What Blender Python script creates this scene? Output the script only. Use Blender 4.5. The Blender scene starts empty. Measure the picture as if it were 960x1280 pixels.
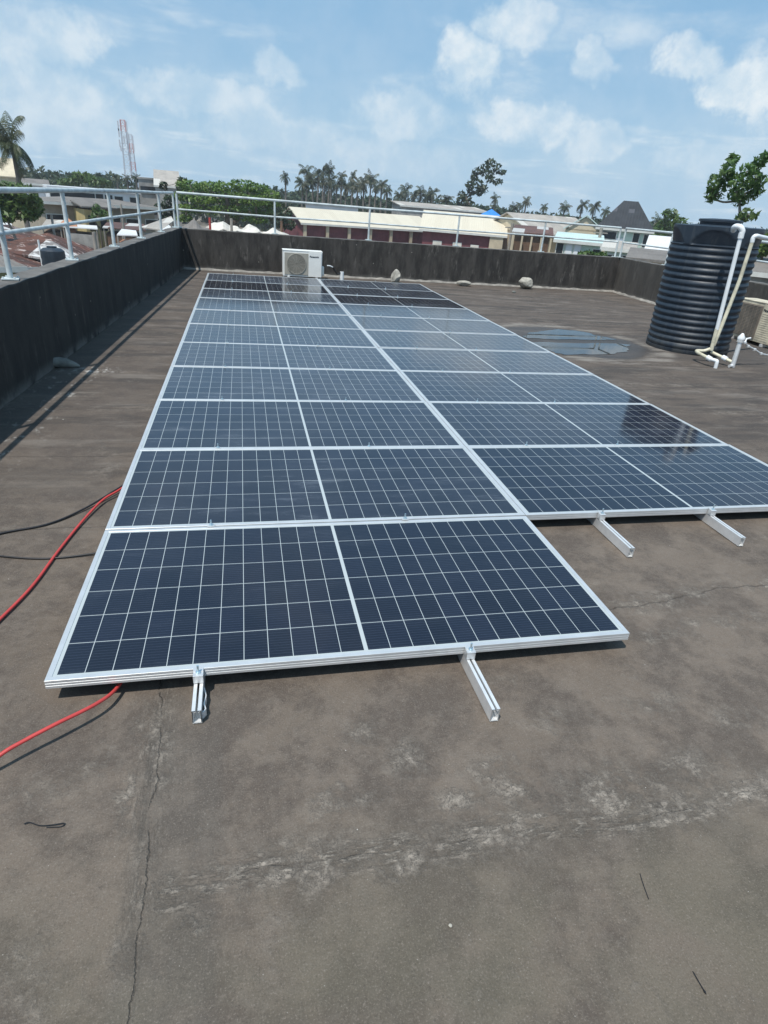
import bpy, math, random
import numpy as np
from mathutils import Vector, Matrix
random.seed(7); rng = np.random.default_rng(11)
R_ = math.radians
scene = bpy.context.scene
col = scene.collection

# ------------------------------------------------------------------ camera
FPX, CW, CH = 755.83, 960.0, 1280.0
CP = np.array([0.7148, -1.7756, 1.656])
YAW, PIT, ROL = 0.244046, 0.471425, 0.08118
fw = np.array([math.sin(YAW)*math.cos(PIT), math.cos(YAW)*math.cos(PIT), -math.sin(PIT)])
r0 = np.array([math.cos(YAW), -math.sin(YAW), 0.0]); u0 = np.cross(r0, fw)
cr = math.cos(ROL)*r0 + math.sin(ROL)*u0; cu = -math.sin(ROL)*r0 + math.cos(ROL)*u0
cam = bpy.data.objects.new('camera', bpy.data.cameras.new('camera')); col.objects.link(cam)
M = Matrix(((cr[0], cu[0], -fw[0], CP[0]), (cr[1], cu[1], -fw[1], CP[1]), (cr[2], cu[2], -fw[2], CP[2]), (0, 0, 0, 1)))
cam.matrix_world = M
cam.data.sensor_fit = 'VERTICAL'; cam.data.sensor_height = 36.0; cam.data.lens = FPX*36.0/CH
cam.data.clip_start = 0.05; cam.data.clip_end = 20000
scene.camera = cam

def ray(x, y): return fw + cr*(x-CW/2)/FPX + cu*(CH/2-y)/FPX
def G(x, y, z=0.0):                    # where the sight line through a photo point meets height z
    d = ray(x, y); return CP + d*((z-CP[2])/d[2])
def P(x, y, dist):                     # the point at a horizontal distance along that sight line
    d = ray(x, y); return CP + d*(dist/math.hypot(d[0], d[1]))
def PY(x, y, Y):
    d = ray(x, y); return CP + d*((Y-CP[1])/d[1])
GZ = -7.0                              # street level below the roof

# ------------------------------------------------------------------ materials
class E:
    """tiny helper: python arithmetic on shader sockets"""
    def __init__(s, nt, sock): s.nt, s.s = nt, sock
    def _m(s, op, *a):
        n = s.nt.nodes.new('ShaderNodeMath'); n.operation = op
        for i, v in enumerate((s,)+a):
            if isinstance(v, E): s.nt.links.new(v.s, n.inputs[i])
            else: n.inputs[i].default_value = v
        return E(s.nt, n.outputs[0])
    def __add__(s, o): return s._m('ADD', o)
    def __radd__(s, o): return s._m('ADD', o)
    def __sub__(s, o): return s._m('SUBTRACT', o)
    def __rsub__(s, o): return (s*-1.0)+o
    def __mul__(s, o): return s._m('MULTIPLY', o)
    def __rmul__(s, o): return s._m('MULTIPLY', o)
    def __truediv__(s, o): return s._m('DIVIDE', o)
    def abs(s): return s._m('ABSOLUTE')
    def frac(s): return s._m('FRACT')
    def floor(s): return s._m('FLOOR')
    def lt(s, o): return s._m('LESS_THAN', o)
    def gt(s, o): return s._m('GREATER_THAN', o)
    def max(s, o): return s._m('MAXIMUM', o)
    def min(s, o): return s._m('MINIMUM', o)
    def pow(s, o): return s._m('POWER', o)
    def sqrt(s): return s._m('SQRT')
    def step(s, a, b, lo=0.0, hi=1.0):
        n = s.nt.nodes.new('ShaderNodeMapRange'); n.interpolation_type = 'SMOOTHSTEP'
        s.nt.links.new(s.s, n.inputs['Value'])
        n.inputs['From Min'].default_value = a; n.inputs['From Max'].default_value = b
        n.inputs['To Min'].default_value = lo; n.inputs['To Max'].default_value = hi
        return E(s.nt, n.outputs['Result'])

class Mat:
    def __init__(s, name):
        s.m = bpy.data.materials.new(name); s.m.use_nodes = True
        s.nt = s.m.node_tree; s.b = s.nt.nodes['Principled BSDF']; s.N = s.nt.nodes; s.L = s.nt.links
    def coord(s, kind='Object'):
        if kind == 'World': n = s.N.new('ShaderNodeNewGeometry'); return n.outputs['Position']
        return s.N.new('ShaderNodeTexCoord').outputs[kind]
    def xyz(s, sock):
        n = s.N.new('ShaderNodeSeparateXYZ'); s.L.new(sock, n.inputs[0]); return [E(s.nt, n.outputs[i]) for i in range(3)]
    def comb(s, x, y, z):
        n = s.N.new('ShaderNodeCombineXYZ')
        for i, v in enumerate((x, y, z)):
            if isinstance(v, E): s.L.new(v.s, n.inputs[i])
            else: n.inputs[i].default_value = v
        return n.outputs[0]
    def noise(s, v, sc, det=4, rough=.55, dist=0.0):
        n = s.N.new('ShaderNodeTexNoise'); s.L.new(v, n.inputs['Vector']); n.inputs['Scale'].default_value = sc
        n.inputs['Detail'].default_value = det; n.inputs['Roughness'].default_value = rough; n.inputs['Distortion'].default_value = dist
        return E(s.nt, n.outputs['Fac'])
    def voro(s, v, sc, feature='F1', out='Distance'):
        n = s.N.new('ShaderNodeTexVoronoi'); s.L.new(v, n.inputs['Vector']); n.feature = feature; n.inputs['Scale'].default_value = sc
        return E(s.nt, n.outputs[out])
    def white(s, v):
        n = s.N.new('ShaderNodeTexWhiteNoise'); s.L.new(v, n.inputs['Vector']); return E(s.nt, n.outputs['Value'])
    def mix(s, f, a, b):
        n = s.N.new('ShaderNodeMix'); n.data_type = 'RGBA'
        if isinstance(f, E): s.L.new(f.s, n.inputs[0])
        else: n.inputs[0].default_value = f
        for i, v in ((6, a), (7, b)):
            if isinstance(v, (tuple, list)): n.inputs[i].default_value = (*v[:3], 1)
            else: s.L.new(v, n.inputs[i])
        return n.outputs[2]
    def color(s, c):
        if isinstance(c, (tuple, list)): s.b.inputs['Base Color'].default_value = (*c[:3], 1)
        else: s.L.new(c, s.b.inputs['Base Color'])
        return s
    def rough(s, v):
        if isinstance(v, E): s.L.new(v.s, s.b.inputs['Roughness'])
        else: s.b.inputs['Roughness'].default_value = v
        return s
    def set(s, **k):
        for a, v in k.items():
            s.b.inputs[a.replace('_', ' ')].default_value = v
        return s
    def bump(s, h, strength=.3, dist=.01):
        n = s.N.new('ShaderNodeBump'); n.inputs['Strength'].default_value = strength; n.inputs['Distance'].default_value = dist
        s.L.new(h.s, n.inputs['Height']); s.L.new(n.outputs[0], s.b.inputs['Normal']); return s

def simple(name, c, rough=.7, metal=0.0, var=.25, sc=6.0, bump=0.0, world=True):
    m = Mat(name); v = m.coord('World' if world else 'Object')
    n = m.noise(v, sc, 6, .65)
    m.color(m.mix(n.step(.3, .7), tuple(x*(1-var) for x in c), tuple(min(1, x*(1+var)) for x in c)))
    m.rough(rough); m.set(Metallic=metal)
    if bump: m.bump(n, bump, .01)
    return m.m

# roof deck: weathered bituminous felt with lapped seams, crusts and dust
def mat_deck():
    m = Mat('bitumen_deck'); v = m.coord('World'); x, y, z = m.xyz(v)
    big = m.noise(v, .55, 5, .6); med = m.noise(v, 2.3, 10, .72); fine = m.noise(v, 30, 8, .75); grit = m.noise(v, 190, 4, .75)
    warp = m.noise(v, 1.7, 3, .5); warp2 = m.noise(v, 9, 6, .65)
    wx = x+(m.noise(v, 6, 7, .7)-.5)*.22; wy = y+(m.noise(m.comb(x, y, 9.0), 6, 7, .7)-.5)*.22
    strk = m.noise(m.comb(x*.45, y*1.8, 0.0), 2.0, 9, .70)
    base = m.mix(big.step(.35, .65), (.130, .103, .080), (.166, .133, .105))
    base = m.mix(med.step(.42, .57)*.72, base, (.070, .056, .047))
    base = m.mix(m.noise(v, 5.5, 10, .78).step(.48, .60)*.40, base, (.190, .156, .126))
    base = m.mix(fine.step(.40, .72)*.38, base, (.168, .145, .121))
    gm = (y*-1.0).step(.45, 1.1)*m.noise(v, 1.3, 4, .6).step(.38, .6)
    base = m.mix(gm*.55, base, (.118, .106, .076))
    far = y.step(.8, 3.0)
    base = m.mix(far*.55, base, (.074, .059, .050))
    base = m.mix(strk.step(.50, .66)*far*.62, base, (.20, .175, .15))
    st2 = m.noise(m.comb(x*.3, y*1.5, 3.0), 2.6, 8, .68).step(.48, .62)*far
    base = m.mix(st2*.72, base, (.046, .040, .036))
    dy1 = (y + .74 - (warp-.5)*.16 - (warp2-.5)*.05 - x*.01).abs()
    dy2 = (y - .30 - (warp-.5)*.2 - (warp2-.5)*.05 - (x-2.4)*.11).abs() + x.lt(2.25)*9.0
    per = ((y - 1.30 + (warp-.5)*.12 + (warp2-.5)*.04)/1.02)
    dyp = ((per.frac()-.5).abs()*-1.0+.5)*1.02 + y.lt(.9)*9.0
    dy1 = dy1 + (1.0-x.step(.40, .44))*9.0
    dx1 = (x - .375 - (warp-.5)*.10 - (warp2-.5)*.06 + y*.05).abs() + y.gt(.3)*9.0
    crustn = m.noise(v, 6.5, 11, .80); crs = crustn.step(.44, .58)
    cells = m.voro(m.comb(wx, wy*1.5, 0.0), 30, 'DISTANCE_TO_EDGE')
    patch = m.noise(v, 1.9, 4, .6).step(.43, .56)
    ridgec = m.noise(m.comb(x*2.2, y*9.0, 3.0), 5.0, 9, .75).step(.44, .56); ridgex = m.noise(m.comb(x*9.0, y*2.2, 5.0), 5.0, 9, .75).step(.44, .56)
    crust = ((dy1.step(.13, .0)*1.0).max(dx1.step(.075, .0)*.9).max(dy2.step(.12, 0)*.8).max(dyp.step(.10, 0)*.5))*crs*patch
    # crusts that stand where the felt has worn
    wear = None
    for (cx, cy, rx, ry, a) in WEAR:
        rx *= 1.5; ry *= 1.5
        q = (((wx-cx)/rx).pow(2.0)+((wy-cy)/ry).pow(2.0)).sqrt().step(1.15, .25)*a
        wear = q if wear is None else wear.max(q)
    crust = crust.max(dy1.step(.075, .01)*ridgec*(warp2.step(.34, .48))*1.0).max((dx1-.02).abs().step(.06, .0)*ridgex*warp.step(.40, .55)*.75)
    crust = crust.max(wear*crs).max(crustn.step(.50, .60)*wear.step(.02, .5)*.6)
    crust = crust.max(m.noise(m.comb(x, y, 21.0), 3.2, 10, .75).step(.56, .68)*.45*m.noise(v, .8, 3, .5).step(.42, .6))
    crust = crust*fine.step(.32, .56, .30, 1.0)
    base = m.mix(crust*.85, base, (.37, .32, .265))
    base = m.mix(cells.step(.045, .0)*crust.step(.12, .5)*.85, base, (.075, .065, .055))
    crack = (dx1.step(.0032, .0008)*warp2.step(.44, .52)).max(dy1.step(.0026, .0008)*warp2.step(.47, .56)*.6).max(dyp.step(.006, .0015)*.5).max(dy2.step(.0045, .0015)*.6)
    base = m.mix(crack*.65, base, (.036, .031, .027))
    lines = m.noise(m.comb(x*22, y*.7, 1.0), 2.0, 5, .6).step(.56, .66)*(dx1-.0).step(.17, .03)
    base = m.mix(lines*.35, base, (.06, .055, .048))
    lap = (x-.33).step(.0, .05)*(x-.57).step(.05, .0)*y.lt(.05)
    base = m.mix(lap*.25, base, (.10, .093, .082))
    sp = m.voro(v, 9.0); spr = m.white(m.comb((x*9).floor(), (y*9).floor(), 0.0))
    base = m.mix((sp.lt(.020))*spr.gt(.45)*.9, base, (.60, .57, .52))
    sp2 = m.voro(m.comb(x, y, 4.3), 24.0)
    base = m.mix(sp2.lt(.035)*.5, base, (.45, .42, .37))
    base = m.mix(m.noise(m.comb(x*7+y*2.2, y*1.2-x*.5, 0.0), 1.6, 9, .74).step(.57, .72)*.35, base, (.07, .062, .055))
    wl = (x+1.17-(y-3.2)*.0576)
    lime = m.noise(m.comb(x*4, y*2.2, 5.0), 2.4, 8, .72).step(.55, .66)*wl.step(.62, .25)*y.step(1.2, 2.6)*y.step(5.4, 4.4)
    base = m.mix(lime*.8, base, (.46, .44, .40))
    lime2 = m.noise(m.comb(x*4, y*2.2, 15.0), 5, 6, .7).step(.50, .62)*((x+.78).abs().step(.45, .0))*((y-4.55).abs().step(.16, .03))
    base = m.mix(lime2*.8, base, (.52, .50, .46))
    base = m.mix(wl.step(.34, .22)*.55, base, (.06, .056, .052))  # left parapet's cast shadow painted as a dark strip along its foot
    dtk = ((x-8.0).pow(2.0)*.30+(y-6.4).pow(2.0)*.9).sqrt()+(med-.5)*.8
    base = m.mix(dtk.step(1.25, .75)*.6, base, (.062, .058, .056))  # tank's shadow on the deck painted as a dark patch to its right
    dp = ((x-5.55+(y-6.7)*.1).pow(2.0)*.95+(y-6.75).pow(2.0)*.9).sqrt()+(med-.5)*.5
    wet = dp.step(1.12, .98)
    base = m.mix(wet*.5, base, (.04, .037, .035))
    edge = dp.step(1.42, 1.22)*dp.step(1.0, 1.2)*strk.step(.42, .55)
    base = m.mix(edge*.6, base, (.30, .275, .24))
    base = m.mix(grit.step(.54, .70)*.6, base, (.30, .26, .22))
    base = m.mix(grit.step(.46, .30)*.6, base, (.045, .038, .032))
    g2 = m.noise(v, 75, 5, .8); base = m.mix(g2.step(.55, .68)*.35, base, (.25, .21, .175)); base = m.mix(g2.step(.45, .32)*.35, base, (.05, .042, .036))
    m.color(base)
    m.rough((fine*-.18 - wet*.35)+.93)
    m.b.inputs['Specular IOR Level'].default_value = .30
    h = fine*.6 + med*.8 + crust*.9 - crack*2.2 + grit*.3 + lap*.6 + cells.step(0, .05)*crust*.5
    m.bump(h, .7, .008)
    return m.m

def mat_parapet(name, lo, hi, stain, amt=.7):
    m = Mat(name); v = m.coord('World'); x, y, z = m.xyz(v)
    s = m.noise(m.comb(x*2.0, y*2.0, z*.6), 2.2, 9, .72); n = m.noise(v, 3, 7, .65); f = m.noise(v, 40, 5, .7)
    s2 = m.noise(m.comb(x*5.0, y*5.0, z*1.1), 2.0, 9, .72)
    base = m.mix(s.step(.35, .65), lo, hi)
    base = m.mix(s2.step(.55, .68)*amt*n.step(.35, .6), base, stain)
    base = m.mix(z.step(.12, .0)*n.step(.38, .55)*.6, base, (.20, .19, .17))
    base = m.mix(f.step(.62, .78)*.3, base, stain)
    ch = m.voro(v, 3.1); base = m.mix(ch.lt(.035)*.7, base, (.34, .32, .28))
    m.color(base); m.rough(.9); m.bump(n*.6+f*.4+s*.5, .6, .012)
    return m.m

def mat_cells():
    m = Mat('solar_cells'); v = m.coord('Object'); x, y, z = m.xyz(v)
    oi = m.N.new('ShaderNodeObjectInfo'); rnd = E(m.nt, oi.outputs['Random']); at = m.N.new('ShaderNodeAttribute'); at.attribute_type = 'OBJECT'; at.attribute_name = 'dust_sheen'; da = E(m.nt, at.outputs['Fac'])
    LX, LY = 2.278, 1.085
    hx = LX/2-.020-.010-.009; px = hx/12; hy = (LY-.040-.018); py = hy/6
    ax = x.abs() - .007                              # distance from the centre gap
    cx = ax/px; fx = (cx.frac()-.5).abs()*-1.0+.5    # 0 on a cell edge
    yy = y + hy/2; cy = yy/py; fy = (cy.frac()-.5).abs()*-1.0+.5
    line = (fx*px).lt(.0013).max((fy*py).lt(.0015)).max(ax.lt(0.0)).max(ax.gt(hx)).max(yy.lt(0.0)).max(yy.gt(hy))
    idv = m.comb(cx.floor()+x.gt(0)*20, cy.floor(), rnd*37.0)
    cv = m.white(idv)
    bus = ((cy*11.0).frac()-.5).abs().lt(.075)
    fing = ((cx*26.0).frac()-.5).abs().lt(.1)
    dust_sheen = m.noise(m.comb(x+rnd*40, y, rnd*9), 1.6, 7, .7); dust_sheen2 = m.noise(m.comb(x*.6+rnd*20, y*3.5, 0.0), 3.0, 8, .72)
    c = m.mix(cv, (.0045, .0064, .015), (.0075, .0105, .024))
    c = m.mix(bus*.13, c, (.14, .16, .20))
    c = m.mix(line*1.0, c, (.44, .48, .48))
    d = (dust_sheen.step(.35, .75)*.5+dust_sheen2.step(.4, .75)*.5)
    d2 = dust_sheen2.step(.52, .68)*dust_sheen.step(.45, .65)
    c = m.mix(d*da*.07+d*.02+.006+d2*(da*.20+.02)+da*.035, c, (.45, .50, .56))  # dust, plus blue-white sky reflection painted into the cell colour
    m.color(c)
    m.rough(d*.14+.035+da*.10)
    m.set(IOR=1.50); m.b.inputs['Coat Weight'].default_value = 0.0
    m.bump(m.noise(v, 5.0, 3, .5)*.4, .04, .01)
    return m.m

def mat_corr(name, cols, sheet=(.8, 2.4), ridge=.18, rough=.6, metal=0.0, light=None, lightp=.85, dirt=.5, streak=False):
    """corrugated roof sheets in object space, sheets differ in weathering"""
    m = Mat(name); v = m.coord('Object'); x, y, z = m.xyz(v)
    off = (x/sheet[0]).floor()
    r1 = m.white(m.comb(off, (y/sheet[1]+off*.37).floor(), 0.0)); r2 = m.white(m.comb(off, (y/sheet[1]+off*.37).floor(), 5.0))
    n = m.noise(v, .9, 7, .7); f = m.noise(m.comb(x*5, y*.8, 0.0), 1.4, 6, .7)
    c = m.mix(r1, cols[0], cols[1]); c = m.mix(n.step(.4, .65)*dirt, c, cols[2])
    c = m.mix(f.step(.5, .7)*dirt*.6, c, tuple(a*.6 for a in cols[0]))
    if light: c = m.mix(r2.gt(lightp)*.9, c, light)
    if streak:
        f2 = m.noise(m.comb(x*1.3, y*.22, 2.0), 1.5, 6, .7); f3 = m.noise(m.comb(x*2.6, y*.5, 8.0), 1.5, 6, .7)
        c = m.mix(f2.step(.46, .54)*.75, c, (.035, .019, .015)); c = m.mix(f3.step(.58, .62)*.85, c, (.42, .36, .33))
    m.color(c); m.rough(rough); m.set(Metallic=metal)
    m.bump(((x/ridge).frac()-.5).abs()*2.0, .7, .03)
    return m.m

def mat_leaf(name, a, b, c2=None, trans=.25):
    m = Mat(name); g = m.N.new('ShaderNodeNewGeometry'); rr = E(m.nt, g.outputs['Random Per Island'])
    v = m.coord('World'); n = m.noise(v, .55, 3, .5)
    c = m.mix(rr, a, b)
    if c2: c = m.mix(n.step(.45, .62)*.7, c, c2)
    m.color(c); m.rough(.5); m.b.inputs['Transmission Weight'].default_value = 0.0
    t = m.N.new('ShaderNodeBsdfTranslucent'); mx = m.N.new('ShaderNodeMixShader'); mx.inputs[0].default_value = trans
    m.L.new(c if not isinstance(c, tuple) else c, t.inputs[0])
    out = m.N['Material Output']; m.L.new(m.b.outputs[0], mx.inputs[1]); m.L.new(t.outputs[0], mx.inputs[2]); m.L.new(mx.outputs[0], out.inputs[0])
    return m.m

def _w(px, py, rx, ry, a): p = G(px, py); return (float(p[0]), float(p[1]), rx, ry, a)
WEAR = [_w(455, 915, .06, .05, .7), _w(515, 950, .09, .07, .8), _w(430, 1000, .10, .04, .8), _w(500, 1080, .13, .035, 1.0), _w(330, 1100, .16, .035, .9), _w(240, 1155, .03, .014, 1.3), _w(180, 900, .03, .10, .9),
        _w(163, 1000, .03, .10, .9), _w(165, 1180, .03, .07, .6), _w(620, 960, .12, .05, .7), _w(650, 990, .14, .06, .8), _w(760, 990, .20, .09, 1.0), _w(860, 960, .18, .06, .8), _w(940, 990, .14, .035, 1.1), _w(690, 1000, .16, .05, .9),
        _w(820, 880, .14, .05, .6), _w(700, 900, .12, .05, .5), _w(930, 900, .14, .06, .6), _w(590, 1000, .12, .03, .9), _w(60, 990, .08, .05, .4), _w(800, 795, .22, .035, .9), _w(905, 775, .22, .04, .8), _w(640, 850, .10, .03, .5), _w(115, 960, .07, .05, .5), _w(700, 735, .25, .06, .4)]
MT = {}
MT['deck'] = mat_deck()
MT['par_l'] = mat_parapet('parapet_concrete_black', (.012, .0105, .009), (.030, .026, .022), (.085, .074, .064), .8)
MT['par_b'] = mat_parapet('parapet_concrete_sooty', (.022, .0200, .0180), (.062, .056, .050), (.15, .138, .122), .9)
MT['par_r'] = mat_parapet('parapet_concrete_brown', (.05, .045, .039), (.082, .074, .064), (.13, .12, .105), .8)
MT['coping'] = simple('coping_mortar', (.125, .118, .108), .9, 0, .35, 4, .5)
MT['fillet'] = simple('cement_fillet', (.24, .225, .20), .9, 0, .35, 5, .5)
MT['rail_paint'] = simple('white_rail_paint', (.52, .57, .57), .45, 0, .22, 5)
MT['alu'] = simple('aluminium', (.68, .69, .69), .38, .5, .06, 9)
MT['zinc'] = simple('zinc_bolt', (.55, .68, .74), .32, .8, .1, 9)
MT['galv'] = simple('galvanised_channel', (.80, .80, .79), .42, .45, .08, 14)
MT['cells'] = mat_cells()
MT['backsheet'] = simple('backsheet', (.6, .6, .6))
MT['red'] = simple('red_cable', (.52, .055, .05), .5, 0, .08, 12)
MT['black'] = simple('black_cable', (.016, .016, .018), .45, 0, .2, 12)
MT['ac'] = simple('ac_white', (.80, .80, .76), .45, 0, .05, 3)
MT['ac2'] = simple('ac_cream', (.60, .54, .41), .6, 0, .28, 5)
MT['grille'] = simple('grille_beige', (.36, .34, .29), .6, 0, .1, 5)
MT['grille2'] = simple('grille_brown', (.24, .205, .165), .7, 0, .2, 6)
MT['fan'] = simple('fan_dark', (.15, .14, .12), .7, 0, .15, 6)
MT['ink'] = simple('logo_ink', (.03, .04, .05), .5)
MT['pvc'] = simple('pvc_white', (.80, .82, .82), .3, 0, .05, 6)
MT['pvc_old'] = simple('pvc_yellowed', (.62, .58, .44), .5, 0, .28, 7)
MT['rock'] = simple('cement_rock', (.36, .34, .29), .95, 0, .35, 9, .7)
MT['lump'] = simple('mortar_lump', (.16, .165, .15), .95, 0, .35, 9, .7)
MT['drain'] = simple('drain_mouth', (.012, .03, .026), .5)
MT['trunk'] = simple('palm_trunk', (.17, .15, .13), .9, 0, .3, 3)
MT['bark'] = simple('bark', (.13, .11, .09), .9, 0, .3, 3)
MT['palebark'] = simple('pale_bark', (.26, .24, .20), .9, 0, .25, 3)
MT['palm'] = mat_leaf('palm_leaf', (.035, .06, .022), (.085, .10, .042), (.10, .105, .055), .15)
MT['palm_dk'] = mat_leaf('palm_leaf_dark', (.030, .052, .026), (.065, .082, .040), (.085, .082, .05), .12)
MT['leaf'] = mat_leaf('leaf_mid', (.045, .095, .022), (.10, .17, .04), (.12, .185, .04))
MT['leaf_br'] = mat_leaf('leaf_bright', (.055, .12, .020), (.13, .22, .04), (.16, .23, .04))
MT['leaf_dk'] = mat_leaf('leaf_dark', (.022, .042, .018), (.050, .075, .028), (.04, .065, .03))
MT['leaf_big'] = mat_leaf('leaf_broad', (.06, .13, .035), (.14, .24, .07), (.15, .21, .08), .42)
MT['dirt'] = simple('street_dirt', (.17, .15, .12), .95, 0, .35, .08)

def mat_tank():
    m = Mat('tank_plastic'); v = m.coord('Object'); x, y, z = m.xyz(v)
    n = m.noise(m.comb(x*4, y*4, z*.8), 1.5, 7, .7); f = m.noise(v, 14, 5, .7)
    c = m.mix(n.step(.4, .7), (.016, .026, .040), (.028, .042, .058)); c = m.mix(f.step(.55, .75)*.3, c, (.07, .085, .10))
    dr = m.noise(m.comb(x*7, y*7, z*.35), 2.0, 8, .75); c = m.mix(dr.step(.52, .68)*.45, c, (.085, .09, .09)); c = m.mix(z.step(.5, .0)*n.step(.4, .6)*.45, c, (.085, .08, .07))
    m.color(c); m.rough(dr*.3+.34); return m.m
MT['tank'] = mat_tank()
def mat_puddle():
    m = Mat('rain_water'); v = m.coord('World'); n = m.noise(v, 1.1, 5, .6)
    m.color(m.mix(n.step(.42, .6), (.012, .013, .014), (.035, .034, .032))); m.rough(n.step(.4, .65, .01, .05)); m.set(IOR=1.37)
    m.bump(m.noise(v, 2.2, 2, .5), .02, .01); return m.m
MT['water'] = mat_puddle()

def newcol(name, c, **k): MT[name] = simple(name, c, **k); return MT[name]
newcol('wall_tan', (.34, .29, .22), var=.15, sc=.8); newcol('wall_yellow', (.52, .42, .20), var=.12, sc=.8)
newcol('wall_white', (.66, .68, .70), var=.08, sc=.5); newcol('wall_grey', (.30, .29, .27), var=.3, sc=.6)
newcol('wall_maroon', (.16, .045, .052), var=.25, sc=1.2); newcol('pillar_cream', (.50, .42, .30), var=.12, sc=1)
newcol('wall_mint', (.46, .58, .50), var=.12, sc=.8); newcol('wall_cream', (.58, .50, .36), var=.12, sc=.8)
newcol('wall_green', (.28, .31, .17), var=.15, sc=1); newcol('dark_glass', (.018, .022, .026), rough=.25)
newcol('fascia', (.60, .60, .56), var=.1, sc=1); newcol('twig_dark', (.035, .028, .024)); newcol('brown_wood', (.13, .075, .045), var=.3, sc=1)
newcol('blue_tarp', (.03, .22, .62), var=.15, sc=.8); newcol('orange_wall', (.45, .21, .11), var=.2, sc=1)
newcol('tarp_white', (.62, .58, .51), var=.18, sc=.9); newcol('red_post', (.42, .05, .04), var=.1)
newcol('mast_red', (.52, .26, .26), var=.1); newcol('mast_white', (.52, .54, .58), var=.06); newcol('conc_pole', (.30, .27, .23), var=.2, sc=2)
MT['roof_rust'] = mat_corr('roof_rust', ((.045, .020, .016), (.20, .078, .048), (.055, .035, .03)), (1.5, 3.4), .3, .75, 0, (.60, .61, .60), .80, .45, True)
MT['roof_rust_dk'] = mat_corr('roof_rust_dark', ((.10, .05, .04), (.16, .08, .06), (.07, .045, .04)), (1.1, 3.0), .25, .75, 0, (.50, .50, .48), .80)
MT['roof_cream'] = mat_corr('roof_cream', ((.60, .54, .42), (.66, .60, .47), (.50, .46, .36)), (.9, 30.0), .3, .55, 0, None, .9, .2)
MT['roof_grey'] = mat_corr('roof_grey', ((.17, .155, .14), (.22, .20, .18), (.11, .10, .09)), (1.0, 3.0), .25, .8, 0, (.33, .32, .30), .9)
MT['roof_pale'] = mat_corr('roof_pale', ((.36, .33, .29), (.44, .40, .35), (.25, .23, .21)), (1.0, 4.0), .25, .8, 0, (.55, .53, .48), .85)
MT['roof_black'] = mat_corr('roof_black', ((.014, .015, .018), (.024, .026, .030), (.035, .036, .04)), (.6, .5), .3, .5, 0, (.07, .07, .08), .93, .3)
MT['roof_white'] = mat_corr('roof_white', ((.66, .66, .65), (.74, .74, .73), (.5, .5, .48)), (.8, 2.0), .25, .6, 0, None, .9, .35)
MT['roof_teal'] = mat_corr('roof_teal', ((.52, .66, .62), (.58, .72, .68), (.42, .52, .5)), (.8, 3.0), .25, .5, 0, None, .9, .3)

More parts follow.
